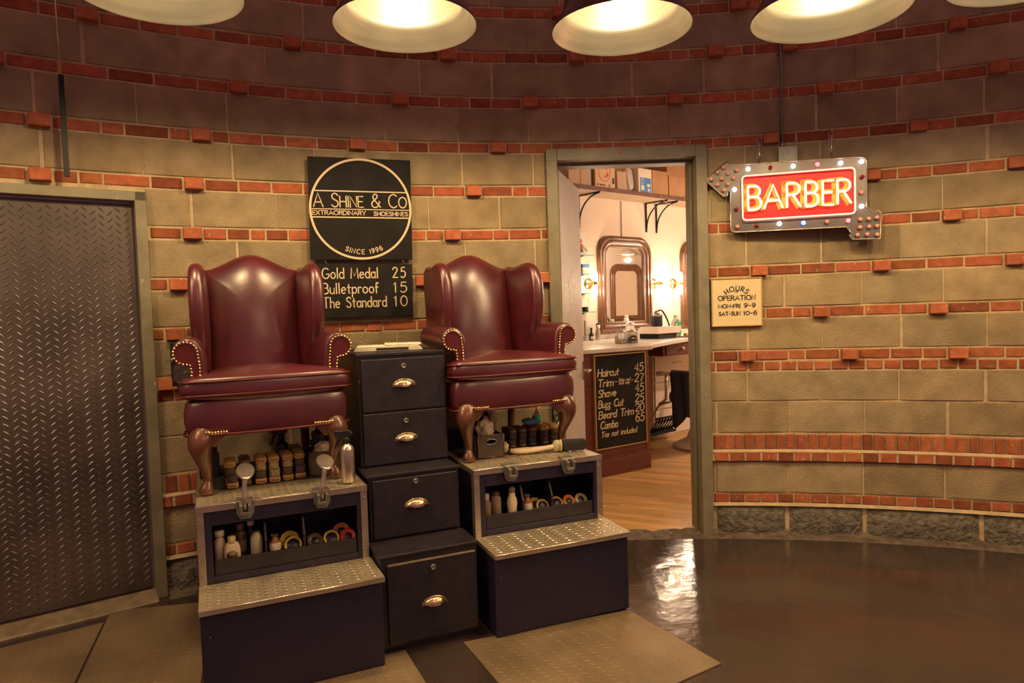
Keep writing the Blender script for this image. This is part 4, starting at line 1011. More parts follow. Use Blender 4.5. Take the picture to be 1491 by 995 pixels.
def crate(F, ang, x, y, wd, dp, ht, label):
    t = thing('tin_crate', label, 'crate', F(x, y, ZM), rad(ang), 'tin crates of rags')
    b = MB(); n = 20
    ov = [(wd/2+.030*cos(2*PI*k/n)*1.0, ht*.70+.013*sin(2*PI*k/n)) for k in range(n)]
    # front with an oval hand hole: ring of quads between the outline and the oval
    per = []
    for k in range(n):
        c, s_ = cos(2*PI*k/n), sin(2*PI*k/n); px, pz = wd/2, ht*.70
        tx = ((wd-px)/c if c > 1e-6 else (-px/c if c < -1e-6 else 9)); tz_ = ((ht-pz)/s_ if s_ > 1e-6 else (-pz/s_ if s_ < -1e-6 else 9)); q = min(tx, tz_); per.append((px+c*q, pz+s_*q))
    b.smooth = False; vs = [(u, yy, v) for yy in (0, .003) for L_ in (per, ov) for u, v in L_]
    fs = []
    for k in range(n): k2 = (k+1) % n; fs += [(k, k2, n+k2, n+k), (2*n+k, 3*n+k, 3*n+k2, 2*n+k2), (n+k, n+k2, 3*n+k2, 3*n+k)]
    for cx_, cz_ in ((0, 0), (wd, 0), (0, ht), (wd, ht)):
        k0 = max((k for k in range(n)), key=lambda k: -((per[k][0]-cx_)**2+(per[k][1]-cz_)**2)); vs[k0] = (cx_, 0, cz_); vs[2*n+k0] = (cx_, .003, cz_)
    b.add(vs, fs); b.build('front_panel', 'cratetin', t)
    b = MB(); b.box(0, .003, .003, dp, 0, ht); b.box(wd-.003, wd, .003, dp, 0, ht); b.box(0, wd, dp-.003, dp, 0, ht); b.box(0, wd, .003, dp, 0, .003); b.build('crate_body', 'cratetin', t)
    b = MB(); b.tube([(u, -.001, v) for u, v in ov], .0025, 6, True); b.build('hand_hole_rim', 'galv', t)
    b = MB()
    for px in (0, wd): b.tube([(px, 0, .0), (px, 0, ht)], .003, 6)
    b.tube([(0, 0, ht), (wd, 0, ht)], .0025, 6); b.tube([(0, 0, .003), (wd, 0, .003)], .0025, 6); b.build('edge_strip', 'legwood', t)
    return t
crate(LF, LA, .488, .545, .145, .17, .108, 'dark tin crate with oval hand hole on the left stand')
crate(RF, RA, .098, .450, .140, .20, .118, 'dark tin crate with oval hand hole on the right stand')
rag('cotton_rag', LF, LA, .560, .590, ZM+.075, .046, .034, .07, 'rag', 'cream cotton rag sticking out of the left crate', 'rag', 3)
rag('dark_cloth', LF, LA, .560, .680, ZM+.08, .045, .024, .12, 'blackbag', 'crumpled dark cloth behind the cream rag in the left crate', 'cloth', 9)
rag('cotton_rag', RF, RA, .160, .515, ZM+.08, .046, .044, .115, 'rag', 'large cream cotton rag bundled in the right crate', 'rag', 15)
rag('dark_bag', RF, RA, .180, .610, ZM+.08, .042, .026, .135, 'blackbag', 'black bag folded behind the rag in the right crate', 'bag', 21)
rag('cotton_rag', RF, RA, .268, .520, ZM+.001, .022, .022, .06, 'rag', 'small pale rag end hanging over the right corner of the right crate', 'rag', 27)
rag('blue_cloth', RF, RA, .478, .64, ZM+.116, .055, .04, .035, 'bluecloth', 'blue cloth lying on the heaped brushes', 'cloth', 31)
for F, an, x, l in ((LF, LA, .055, 'small black box behind the left front chair leg, left stand'), (RF, RA, .075, 'small black box behind the left front chair leg, right stand'), (LF, LA, .435, 'small black box behind the paired brushes')):
    t = thing('black_box', l, 'box', F(x, .765, ZM), rad(an)); b = MB(); b.box(-.045, .045, 0, .12, 0, .095); b.build('box_body', 'black', t, .004); b = MB(); b.box(-.047, .047, -.002, .122, .085, .10); b.build('lid', 'black', t, .003)
def spray(F, ang, x, y, label, m, r, h, yaw):
    t = thing('spray_bottle', label, 'spray bottle', F(x, y, ZM), rad(ang+yaw), 'trigger spray bottles')
    b = MB(); b.lathe([(r*.92, 0), (r, .004), (r, h*.84), (r*.93, h*.92), (r*.6, h*.985), (r*.42, h), (r*.42, h+.014)], 28); b.build('body', m, t)
    b = MB(); b.lathe([(r*.5, h+.006), (r*.5, h+.03), (.012, h+.034)], 18); b.build('collar', 'black', t)
    b = MB(); b.prism([(-.030, h+.034), (.022, h+.034), (.030, h+.052), (.014, h+.066), (-.052, h+.062), (-.056, h+.046)], lambda u, v, q: (u, q, v), -.011, .011); b.build('spray_head', 'black', t, .004)
    b = MB(); b.tube([(-.026, 0, h+.040), (-.040, 0, h+.02), (-.045, 0, h-.002), (-.056, 0, h-.018)], [.008, .007, .006, .004], 8); b.build('trigger', 'black', t)
    return t
spray(LF, LA, .381, .690, 'matt black spray bottle behind the paired brushes', 'black', .030, .155, -24)
spray(LF, LA, .628, .325, 'silver aluminium spray bottle at the right front corner of the left stand', 'silver', .031, .172, -24)
# long handled pad across the right stand
t = thing('dauber', 'long pale handled dauber with dark padded end lying across the right stand', 'dauber', RF(.285, .462, ZM+.010), rad(RA-13))
b = MB(); b.tube(smooth([(0, .02, .008), (.03, .0, .006), (.10, -.004, .006), (.17, .004, .012), (.235, .008, .020)], 4), .012, 10); b.tube(smooth([(0, .02, .008), (.04, .03, .010), (.12, .022, .012), (.20, .012, .016)], 4), .008, 8); b.build('handle', 'cream', t)
b = MB(); b.ball((.245, .008, .022), .030, 16, 10, (.9, .6, 1)); b.build('collar', 'olive', t)
b = MB(); vs = []; b.pillow(rrect(.268, .405, -.010, .052, .022), lambda u, v, q: (u, q*.8+.008, v), -.022, .022, .014, .006, .006); b.build('pad', M['rubber'], t)
b = MB(); b.lathe([(.031, 0), (.031, .004)], 18, (.262, .008, .022), 'x'); b.build('band', 'cream', t)
t = thing('tool_cup', 'brass coloured metal cup holding scissors on the right stand', 'cup', RF(.664, .660, ZM), rad(RA))
b = MB(); b.lathe([(.024, 0), (.025, .003), (.025, .095), (.023, .095), (.023, .004), (0, .004)], 24); b.build('cup_body', 'bronze', t)
t = thing('scissors', 'dark scissors standing handles up in the metal cup', 'scissors', RF(.658, .655, ZM+.006), rad(RA))
b = MB(); b.tube([(.0, 0, .0), (-.006, 0, .11)], .004, 6); b.tube([(.004, 0, .0), (.010, 0, .11)], .004, 6); b.build('blades', 'chrome', t)
b = MB()
for cx_ in (-.014, .018): b.tube([(cx_+.013*cos(2*PI*k/16), 0, .128+.022*sin(2*PI*k/16)) for k in range(16)], .0045, 6, True)
b.build('handles', 'navy', t)
t = thing('comb', 'dark tool leaning in the metal cup beside the scissors', 'tool', RF(.672, .668, ZM+.006), rad(RA)); b = MB(); b.hexa([(-.008, -.003, 0), (.008, -.003, 0), (.008, .003, 0), (-.008, .003, 0), (-.014, -.003, .18), (.002, -.003, .18), (.002, .003, .18), (-.014, .003, .18)]); b.build('blade', 'iron', t, .001)
t = thing('plastic_bottle', 'clear squeeze bottle with red tip behind the heaped brushes', 'bottle', RF(.585, .795, ZM), rad(RA))
b = MB(); b.lathe([(.026, 0), (.028, .004), (.028, .075), (.024, .09), (.028, .1), (.028, .14), (.012, .155)], 20); b.build('body', 'clear', t); b = MB(); b.lathe([(.011, .153), (.009, .165), (.003, .20)], 12); b.build('nozzle', 'red', t); b = MB(); b.lathe([(.0285, .105), (.0285, .135)], 20, cap=False); b.build('bottle_label', 'green', t)
# newspaper on the cabinet
t = thing('newspaper', 'folded newspapers lying on top of the stepped cabinet', 'newspaper', CFm(-.225, .61, 1.2895), rad(CA-14))
b = MB()
for k in range(4): b.pillow(rrect(-.17+.004*k, .17-.006*k, -.10, .12-.004*k, .01, 2), lambda u, v, q: (u, v, q), .006*k, .006*k+.0055, .002, .001, 0, 2, 2)
b.build('folded_sheets', 'paper', t)
b = MB(); b.pillow(rrect(-.02, .165, -.085, .10, .01, 2), lambda u, v, q: (u, v, q+.01*max(0, -u*20)), .025, .031, .002, .001, 0, 2, 2); b.build('top_sheet', 'paper', t)
b = MB(); b.box(-.06, .10, -.1015, -.1, .004, .016); b.build('dark_print', 'ink', t)

# ------------------------------------------------------------------ barber shop: counter with price board
PO, PA = (.757, 5.816), 33.1
t = thing('counter_cabinet', 'red brown panelled counter front inside the barber shop', 'counter', (*PO, 0), rad(PA))
b = MB(); b.box(-.32, .548, .0, .03, .012, 1.085); b.box(-.32, .548, -.010, .0, .012, .155); b.box(.50, .548, -.006, .0, .155, 1.085); b.box(-.32, .50, -.006, .0, 1.068, 1.085)
b.box(-.32, .50, -.004, 0, .155, .19); b.build('front_panel', 'panelwood', t, .003)
b = MB(); b.box(.50, .548, .03, .55, .012, 1.085); b.build('side_panel', 'panelwood', t, .003)
ct_ = thing('countertop', 'white marble counter top running along the mirror wall', 'counter top', (0, 0, 0))
b = MB(); poly = [NF(-1.36, -1.17, 0)[:2], NF(-.555, -1.335, 0)[:2], NF(-.42, -1.22, 0)[:2], NF(.1, -1.02, 0)[:2], NF(.6, -.86, 0)[:2], NF(2.9, -.86, 0)[:2], NF(2.9, -.006, 0)[:2], NF(-1.36, -.006, 0)[:2]]
b.prism(poly, lambda u, v, q: (u, v, q), 1.086, 1.122); b.build('marble_slab', 'marble', ct_, .006)
b = MB(); b.prism([NF(-1.36, -.03, 0)[:2], NF(2.9, -.03, 0)[:2], NF(2.9, -.006, 0)[:2], NF(-1.36, -.006, 0)[:2]], lambda u, v, q: (u, v, q), 1.122, 1.175); b.build('backsplash', 'marble', ct_, .003)
t = thing('menu_board', 'black gold edged price board of haircuts on the counter front', 'sign', (*PO, 0), rad(PA))
X0, X1, Z0, Z1 = -.096, .487, .262, 1.064
b = MB(); b.box(X0, X1, -.024, -.007, Z0, Z1); b.build('board', 'slate', t)
b = MB(); b.box(X0-.004, X1+.004, -.027, -.007, Z1-.004, Z1+.005); b.box(X0-.004, X1+.004, -.027, -.007, Z0-.005, Z0+.004); b.box(X0-.005, X0+.004, -.027, -.007, Z0, Z1); b.box(X1-.004, X1+.005, -.027, -.007, Z0, Z1); b.build('gold_edge', 'gold', t)
O0 = Vector((0, -.024, 0)); b = MB(); bl = lambda v: Z0+(Z1-Z0)*v; bw = X1-X0
def ln(tx, v, x, wd, sz=.062, st=.0095, sl=.18): write(b, tx, O0, xd0, zd0, n0, X0+bw*x, bl(v), sz, bw*wd, st, sl, .14)
def pr(tx, v): write(b, tx, O0, xd0, zd0, n0, X0+bw*.775, bl(v), .070, bw*.175, .0095, .12, .14)
for q_ in (('Haircut', .775, .05, .40), ('Trim', .665, .05, .29), ('Shave', .555, .05, .34), ('Buzz Cut', .440, .05, .48), ('Beard Trim', .325, .05, .68), ('Combo', .215, .08, .33), ('Tax not included', .125, .09, .70, .046, .0072)): b = MB(); ln(*q_); b.build('painted_word', 'cream', t)
for q_ in (('45', .795), ('27', .680), ('45', .570), ('25', .455), ('20', .350), ('65', .240)): b = MB(); pr(*q_); b.build('painted_price', 'cream', t)
b = MB()
ln('~', .690, .37, .05, .03, .005); ln('~', .690, .70, .05, .03, .005); ln('Sides and', .703, .45, .23, .026, .0042); ln('back only', .670, .46, .21, .026, .0042)
b.build('painted_note', 'cream', t)
t = thing('vanity_unit', 'red brown drawer with a white knob under the marble counter', 'drawer', NF(0, 0, 0), SR)
b = MB(); b.box(.22, .95, -.83, -.30, .955, 1.085); b.build('drawer_box', 'panelwood', t, .003)
b = MB(); b.box(.26, .92, -.842, -.83, .965, 1.078); d = b.build('drawer_front', 'panelwood', t, .004)
b = MB(); b.lathe([(.008, 0), (.008, .012), (.018, .022), (.016, .034), (0, .038)], 16, (.50, -.842, 1.022), 'y'); b.build('knob', 'white', d)
t = thing('base_cabinet', 'white cabinet with steel handles behind the barber chair', 'cabinet', NF(0, 0, 0), SR)
b = MB(); b.box(.55, 1.35, -.42, -.04, .012, .93); b.build('cabinet_body', 'enamel', t, .004)
for i in range(3):
    b = MB(); b.box(.57, 1.33, -.436, -.42, .04+.295*i, .32+.295*i); d = b.build('drawer_front', 'enamel', t, .003)
    b = MB(); b.tube([(.88, -.436, .24+.295*i), (.88, -.46, .24+.295*i), (1.02, -.46, .24+.295*i), (1.02, -.436, .24+.295*i)], .005, 6); b.build('handle', 'chrome', d)
t = thing('counter_bracket', 'dark recessed panel under the counter between the price board and the drawer', 'panel', NF(0, 0, 0), SR)
b = MB(); b.box(-.34, .20, -.52, -.50, .80, 1.084); b.box(-.34, -.30, -.52, -.2, .80, 1.084); b.build('panel_board', 'panelwood', t, .003)

# ------------------------------------------------------------------ mirrors, sconces, shelves
def mirror(label, loc, rz):
    t = thing('arched_mirror', label, 'mirror', loc, rz, 'arched mirrors of the barber shop')
    W_, H0, H1 = .885, 1.176, 2.262
    def outl(i):  # inset outline, rounded top corners
        x0, x1, z0, z1 = -W_/2+i, W_/2-i, H0+i, H1-i; r = max(.03, .20-i*.75)
        return [(x0, z0), (x1, z0)]+arc(x1-r, z1-r, r, r, 0, 90, 8)+arc(x0+r, z1-r, r, r, 90, 180, 8)
    prof = [(0, -.006), (0, -.035), (.012, -.050), (.034, -.052), (.042, -.040), (.052, -.038), (.062, -.050), (.080, -.050), (.092, -.034), (.104, -.030), (.114, -.036), (.126, -.030), (.130, -.012)]
    b = MB(); vs, fs = [], []; n = len(outl(0))
    for i, y in prof:
        for u, v in outl(i): vs.append((u, y, v))
    for k in range(len(prof)-1):
        for j in range(n): fs.append((k*n+j, k*n+(j+1) % n, (k+1)*n+(j+1) % n, (k+1)*n+j))
    b.add(vs, fs); b.build('frame', 'walnut', t, .003, 2, angle=50)
    b = MB(); b.smooth = False; b.add([(u, -.013, v) for u, v in outl(.127)], [tuple(range(n))]); b.add([(u, -.006, v) for u, v in outl(.0)], [tuple(reversed(range(n)))]); b.build('mirror_glass', 'mirror', t, wn=False)
    return t
m0 = mirror('walnut framed arched mirror between two lit wall sconces', NF(.592, 0, 0), SR)
dup(m0, NF(2.055, 0, 0), SR, 'walnut framed arched mirror half hidden by the right door jamb')
mo = dup(m0, NF(4.45, -3.4, 0), SR+PI, 'walnut framed arched mirror on the opposite wall, seen only in reflection')
b = MB(); b.tube([(.565, -.006, 2.255), (.565, -.010, 2.66)], .003, 6)
for k in range(26): b.ball((.565, -.010, 2.27+.015*k), .0055, 6, 4)
t = thing('hanging_chain', 'thin chain from the shelf down to the arched mirror', 'chain', NF(0, 0, 0), SR); b.build('links', 'iron', t)
def sconce(x, label):
    t = thing('wall_sconce', label, 'wall lamp', NF(x, 0, 1.731), SR, 'lit sconces beside the mirrors')
    b = MB(); b.lathe([(.062, 0), (.062, .012), (.05, .022), (.03, .028)], 28, (0, -.001, 0), 'y'); b.build('backplate', 'brass', t)
    b = MB(); b.tube([(0, -.025, 0), (0, -.10, 0)], .016, 14); b.lathe([(.030, -.024), (.034, -.012), (.034, .012), (.030, .024)], 20, (0, -.115, 0)); b.build('arm', 'brass', t)
    b = MB(); b.lathe([(.0, .135), (.016, .130), (.022, .10), (.022, .024)], 16, (0, -.115, 0)); b.lathe([(.022, -.024), (.022, -.10), (.016, -.130), (.0, -.135)], 16, (0, -.115, 0)); b.build('glowing_tube', 'opal', t)
    for z in (.08, -.08):
        ld = bpy.data.lights.new('sconce_light', 'POINT'); ld.energy = SCONCE_W/2; ld.color = (1, .76, .52); ld.shadow_soft_size = .03
        lo = bpy.data.objects.new('sconce_light', ld); COL.objects.link(lo); lo.parent = t; lo.location = (0, -.155, z)
    return t
sconce(.012, 'lit brass sconce left of the first arched mirror')
sconce(1.105, 'lit brass sconce right of the first arched mirror')
sconce(1.475, 'lit brass sconce left of the half hidden mirror')
sh = thing('wall_shelf', 'long dark edged shelf high on the mirror wall', 'shelf', NF(0, 0, 0), SR)
b = MB(); b.box(-1.5, 3.6, -.35, -.006, 2.668, 2.700); b.build('shelf_board', 'shelfunder', sh)
b = MB(); b.box(-1.5, 3.6, -.362, -.35, 2.660, 2.704); b.build('front_edge', 'shelfwood', sh, .002)
for x in (-.10, 1.0, 1.185):
    b = MB(); b.box(x-.012, x+.012, -.012, -.002, 2.33, 2.668); b.box(x-.012, x+.012, -.32, -.01, 2.656, 2.668)
    b.tube([(x, -.012-.30*(1-cos(rad(a)))*1.0, 2.37+.285*sin(rad(a))) for a in range(0, 91, 9)], .009, 8); b.build('bracket', 'iron', sh, .001)
    b = MB()
    for z in (2.35, 2.42, 2.60): b.ball((x, -.013, z), .005, 6, 4)
    b.build('screw', 'galv', sh)
GSX = 'boxes on the high shelf'
def carton(x0, x1, y0, y1, z0, h, m, label, seam=True):
    t = thing('carton', label, 'box', NF((x0+x1)/2, y0, z0), SR, GSX); w_ = x1-x0
    b = MB(); b.box(-w_/2, w_/2, 0, y1-y0, 0, h); b.build('carton_body', m, t, .004)
    if seam:
        b = MB(); b.box(-w_/2+.004, w_/2-.004, (y1-y0)/2-.02, (y1-y0)/2+.02, h, h+.001); b.box(-.002, .002, -.0012, .0, .01, h-.01) if w_ > .25 else b.box(-w_/2+.01, w_/2-.01, -.0012, 0, h-.014, h-.012)
        b.build('tape', 'cardpale' if m != 'cardpale' else 'cardpink', t)
    return t
ZS = 2.7005
carton(-.56, -.40, -.34, -.04, ZS, .30, 'cardpale', 'pale carton at the left end of the shelf, nearest the door leaf')
carton(-.395, -.245, -.34, -.04, ZS, .275, 'cardpale', 'pale carton second from the left on the shelf')
t = thing('binder', 'thin dark blue binder standing between pale cartons on the shelf', 'binder', NF(-.225, -.32, ZS), SR); b = MB(); b.box(-.016, .016, 0, .26, 0, .30); b.build('cover', 'navy', t, .003); b = MB(); b.box(-.012, .012, .006, .262, .004, .296); b.build('pages', 'paper', t)
t = carton(-.19, .105, -.345, -.05, ZS, .29, 'cardpink', 'tan printed carton with a red round emblem on the shelf', False)
b = MB(); O0 = Vector((0, 0, 0)); b.ribbon([(.088*cos(2*PI*k/32)-.01, .165+.098*sin(2*PI*k/32)) for k in range(32)], .006, O0, xd0, zd0, n0, .0015, True)
for q_ in (smooth([(-.05, .21), (-.03, .19), (-.02, .22)], 3), smooth([(.01, .21), (.025, .19), (.035, .22)], 3), [(-.03, .12), (.02, .11)]): b.ribbon(q_, .008, O0, xd0, zd0, n0, .0015)
b.prism([(.01, .10), (.05, .13), (.045, .17), (.015, .14)], lambda u, v, q: (u, q, v), -.0015, 0); b.build('emblem', 'redprint', t)
b = MB()
for k, x in enumerate((-.11, -.075, -.045, -.015, .06)): b.box(x-.010, x+.010, -.0015, 0, .02, .036)
b.box(.105, .135, -.0015, 0, .05, .11); b.build('print_marks', 'ink', t)
carton(.155, .305, -.33, -.05, ZS, .20, 'cardpale', 'small pale carton right of the tan printed carton')
t = thing('plastic_bag', 'crinkled grey plastic bag between the small carton and the white box', 'bag', NF(.40, -.33, ZS), SR)
b = MB(); b.pillow([(-.075, 0), (.065, 0), (.06, .12), (.05, .25), (.02, .29), (-.04, .285), (-.065, .2)], lambda u, v, q: (u+.01*sin(v*60), .08+q*(1-.5*v/.3)+.012*sin(u*90+v*40), v), -.06, .06, .04, .01, .01, 4, 4); b.build('film', mat('grey_film', (.55, .47, .42), .25, bump=.8, bscale=20), t, subsurf=1)
t = thing('carton', 'white carton with a blue picture panel on the shelf', 'box', NF(.595, -.34, ZS), SR, GSX)
b = MB(); b.box(-.11, .11, 0, .26, 0, .262); b.build('carton_body', 'white', t, .003)
b = MB(); b.box(-.085, .098, -.0015, 0, .01, .165); p_ = b.build('blue_panel', 'blue', t)
b = MB(); b.ribbon([(-.05+.022*cos(2*PI*k/16), .125+.03*sin(2*PI*k/16)) for k in range(16)], .006, Vector((0, -.0015, 0)), xd0, zd0, n0, .0012, True); b.box(-.07, -.02, -.003, -.0015, .03, .08); b.box(.03, .08, -.003, -.0015, .07, .10); b.box(.04, .07, -.003, -.0015, .02, .05); b.build('panel_print', 'white', p_)
carton(.715, .990, -.34, -.05, ZS, .265, 'card', 'brown carton right of the white and blue box')
carton(1.005, 1.43, -.34, -.05, ZS, .235, 'card', 'wide brown carton near the right door jamb')
carton(1.0, 1.40, -.32, -.05, ZS+.237, .20, 'card', 'brown carton stacked on top of the wide brown carton')
carton(1.45, 1.9, -.34, -.05, ZS, .40, 'card', 'tall brown carton partly behind the right door jamb')
t = thing('shelf_wire', 'loose wire hanging from the shelf between the paired brackets', 'wire', NF(0, 0, 0), SR); b = MB(); b.tube(smooth([(.80, -.37, 2.70), (.86, -.37, 2.64), (.98, -.37, 2.60), (1.12, -.37, 2.62), (1.25, -.37, 2.68), (1.40, -.37, 2.82)], 4), .003, 6); b.build('cable', 'cardpale', t)
# glass shelves and what stands on them
GGS = 'glass shelves left of the mirror'
for i, z in enumerate((2.022, 1.822, 1.619, 1.421)):
    t = thing('glass_shelf', ['topmost', 'second from the top', 'third from the top', 'lowest'][i]+' of the small glass shelves beside the door leaf', 'glass shelf', NF(0, 0, z), SR, GGS)
    b = MB(); b.box(-.42, -.02, -.14, -.006, 0, .008); b.build('pane', 'glassgreen', t)
    b = MB(); b.prism([(-.12, -.001), (-.01, -.001), (-.01, -.035)], lambda u, v, q: (-.16+q, u, v), -.008, .008); b.build('bracket', 'iron', t)
t = thing('framed_picture', 'small white picture with orange flowers standing on the topmost glass shelf', 'picture', NF(-.172, -.10, 2.0305), SR)
b = MB(); b.box(-.11, .075, .0, .02, 0, .24); b.build('backing', 'white', t, .002)
b = MB(); random.seed(3)
for k in range(14): b.ball((random.uniform(-.09, .02), -.006, random.uniform(.03, .15)), random.uniform(.018, .03), 8, 5, (1, .4, 1))
b.build('flower', 'orange', t)
b = MB(); b.tube(smooth([(-.05, -.01, .03), (.02, -.012, .08), (.08, -.012, .04)], 3), .004, 5); b.build('stem', 'green', t)
t = thing('small_box', 'small white and blue box on the second glass shelf', 'box', NF(-.13, -.12, 1.8305), SR); b = MB(); b.box(-.05, .05, 0, .06, 0, .10); b.build('box_body', 'white', t, .002); b = MB(); b.box(-.051, .051, -.001, .061, .065, .101); b.build('blue_lid', 'blue', t, .002)
t = thing('jar', 'small dark jar on the lowest glass shelf', 'jar', NF(-.12, -.08, 1.4295), SR); b = MB(); b.lathe([(.035, 0), (.037, .003), (.037, .035), (.03, .04)], 20); b.build('jar_body', 'black', t); b = MB(); b.lathe([(.036, .036), (.036, .052), (0, .053)], 20); b.build('lid', 'iron', t)
t = thing('wall_plate', 'white framed panel on the wall below the glass shelves', 'panel', NF(.035, 0, 1.2), SR); b = MB(); b.box(-.09, .09, -.02, -.004, -.02, .135); b.build('panel_board', 'white', t, .003)
bottle(NF, SA, -.045, -.09, 1.1225, [(.024, 0), (.026, .004), (.026, .06), (.011, .085), (.010, .11)], 'black', 'small black bottle on the counter below the glass shelves', (cap_prof(.012, .11, .135), 'black'), lab=(.012, .045, 'white'))
bottle(NF, SA, .045, -.10, 1.1225, [(.028, 0), (.030, .004), (.028, .08), (.02, .12), (.026, .16)], 'silver', 'silver spray can on the counter at the left foot of the mirror', (cap_prof(.02, .16, .18), 'black'))
# on the counter
ZK = 1.1225
GJ = 'glass jars on the counter edge'
for i, (x, y) in enumerate(((-.40, -.83), (-.30, -.87))):
    t = thing('glass_jar', ['left', 'right'][i]+' of the two square glass jars on the counter', 'jar', NF(x, y, ZK), SR+rad(-6), GJ)
    b = MB(); b.box(-.046, .046, -.046, .046, 0, .105); b.build('jar_body', 'clear', t, .006)
    b = MB(); b.lathe([(.042, .105), (.042, .118), (.015, .122), (.014, .132), (0, .133)], 20); b.build('lid', 'chrome', t)
    b = MB(); b.box(-.036, .036, -.036, .036, .006, .045+.015*i); b.build('contents', 'paper' if i == 0 else 'tan', t)
t = thing('jar_label', 'dark label stuck between the two square glass jars', 'label', NF(-.36, -.945, ZK), SR-rad(20)); b = MB(); b.box(-.030, .030, -.003, .003, .025, .075); b.build('label_card', 'black', t); b = MB(); b.box(-.02, .02, -.004, -.003, .045, .055); b.build('label_print', 'white', t)
t = thing('towel_warmer', 'white appliance on a dark base on the counter', 'appliance', NF(.53, -.52, ZK), SR)
b = MB(); b.box(-.15, .15, -.13, .13, .0, .055); b.build('dark_base', 'iron', t, .004); b = MB(); b.hexa([(-.20, -.16, .055), (.18, -.16, .055), (.18, .15, .055), (-.20, .15, .055), (-.14, -.12, .125), (.17, -.12, .125), (.17, .13, .125), (-.14, .13, .125)]); b.build('cover', 'enamel', t, .005)
t = thing('comb_jar', 'tall jar of dark blue fluid with a chrome lid on the white appliance', 'jar', NF(.545, -.50, ZK+.1255), SR)
b = MB(); b.lathe([(.055, 0), (.058, .004), (.058, .11), (.05, .12)], 24); b.build('jar_body', 'navy', t); b = MB(); b.lathe([(.060, .11), (.060, .135), (.03, .15), (.012, .155), (.012, .17), (0, .172)], 20); b.build('lid', 'chrome', t)
b = MB()
for k in range(5): b.box(-.04+.018*k, -.034+.018*k, -.003, .003, .13, .165+.006*(k % 3))
b.build('comb_handle', 'black', t)
t = thing('hose', 'black hose looping down beside the tall jar', 'hose', NF(0, 0, 0), SR); b = MB(); b.tube(smooth([(.60, -.47, 1.415), (.67, -.46, 1.42), (.74, -.45, 1.37), (.80, -.45, 1.28), (.84, -.46, 1.135)], 5), .010, 8); b.build('tube', 'black', t)
bottle(NF, SA, .76, -.585, ZK, [(.020, 0), (.022, .004), (.022, .10), (.012, .12), (.012, .13)], 'white', 'white bottle with red label next to the green bottle', (cap_prof(.013, .13, .15), 'white'), lab=(.03, .09, 'red'))
t = thing('bottle', 'flat green bottle with a white cap on the counter', 'bottle', NF(.90, -.50, ZK), SR); b = MB(); b.pillow(rrect(-.05, .05, -.02, .02, .015), lambda u, v, q: (u, v, q), 0, .17, .012, .004); b.build('body', 'green', t); b = MB(); b.lathe(cap_prof(.022, .17, .20), 16); b.build('cap', 'white', t); b = MB(); b.box(-.03, .03, -.0215, -.02, .06, .12); b.build('bottle_label', 'cream', t)
t = thing('jug', 'pale plastic jug behind the green bottle', 'jug', NF(1.02, -.38, ZK), SR); b = MB(); b.lathe([(.05, 0), (.055, .005), (.055, .14), (.03, .19), (.02, .22)], 20); b.build('body', 'enamel', t); b = MB(); b.lathe(cap_prof(.024, .215, .24), 14); b.build('cap', 'white', t)
t = thing('tray', 'pale wooden tray of small items at the counter edge', 'tray', NF(.93, -.70, ZK), SR); b = MB(); b.box(-.20, .20, -.08, .08, 0, .012); b.build('tray_board', 'brushwood', t, .003)
t = thing('small_box', 'small black and red box on the wooden tray', 'box', NF(.92, -.70, ZK+.0125), SR); b = MB(); b.box(-.055, .055, -.03, .03, 0, .05); b.build('box_body', 'black', t, .003); b = MB(); b.box(-.03, .03, -.0315, -.03, .008, .042); b.build('box_print', 'red', t)
t = thing('soap', 'yellow block beside the black and red box', 'soap', NF(.79, -.70, ZK+.0125), SR); b = MB(); b.pillow(rrect(-.035, .035, -.025, .025, .012), lambda u, v, q: (u, v, q), 0, .035, .008, .004); b.build('bar', 'yellow', t)
t = thing('glass_jar', 'clear round jar left of the white appliance', 'jar', NF(.16, -.45, ZK), SR); b = MB(); b.lathe([(.05, 0), (.053, .004), (.053, .13), (.04, .15), (.044, .16)], 20); b.build('jar_body', 'clear', t); b = MB(); b.lathe([(.046, .158), (.046, .175), (.012, .182), (.012, .195), (0, .196)], 18); b.build('lid', 'chrome', t)

# ------------------------------------------------------------------ barber chair
bc = thing('barber_chair', 'white enamel barber chair half hidden behind the right door jamb', 'barber chair', NF(.55, -1.05, .012), SR)
b = MB(); b.lathe([(.30, 0), (.30, .03), (.27, .045), (.16, .10), (.125, .20), (.115, .36), (.13, .40), (.13, .44)], 40); b.build('pedestal', 'enamel', bc)
b = MB(); b.lathe([(.304, .0), (.304, .018), (.296, .022)], 40, cap=False); b.build('base_ring', 'bronze', bc)
b = MB(); b.pillow(rrect(-.24, .24, -.26, .26, .06), lambda u, v, q: (u, v, q), .46, .58, .03, .02); b.build('seat', 'leather', bc)
b = MB(); b.pillow(rrect(-.23, .23, .62, 1.02, .06), lambda u, v, q: (u, -.30+q, v), -.05, .05, .03, .01, .01); b.build('backrest', 'leather', bc)
for s_ in (-1, 1):
    b = MB(); b.tube(smooth([(s_*.29, -.30, .75), (s_*.29, -.05, .765), (s_*.29, .25, .77), (s_*.29, .33, .755)], 4), .026, 12); b.build('armrest', 'enamel', bc)
    b = MB(); b.tube([(s_*.29, -.2, .75), (s_*.275, -.2, .50)], .014, 8); b.tube([(s_*.29, .22, .75), (s_*.275, .24, .50), (s_*.26, .34, .44)], .014, 8); b.build('arm_support', 'chrome', bc)
    b = MB(); b.tube(smooth([(s_*.24, .22, .47), (s_*.235, .36, .42), (s_*.225, .48, .26), (s_*.22, .56, .10)], 4), .013, 8); b.build('footrest_arm', 'chrome', bc)
b = MB(); b.box(-.22, .22, .50, .60, .075, .10); 
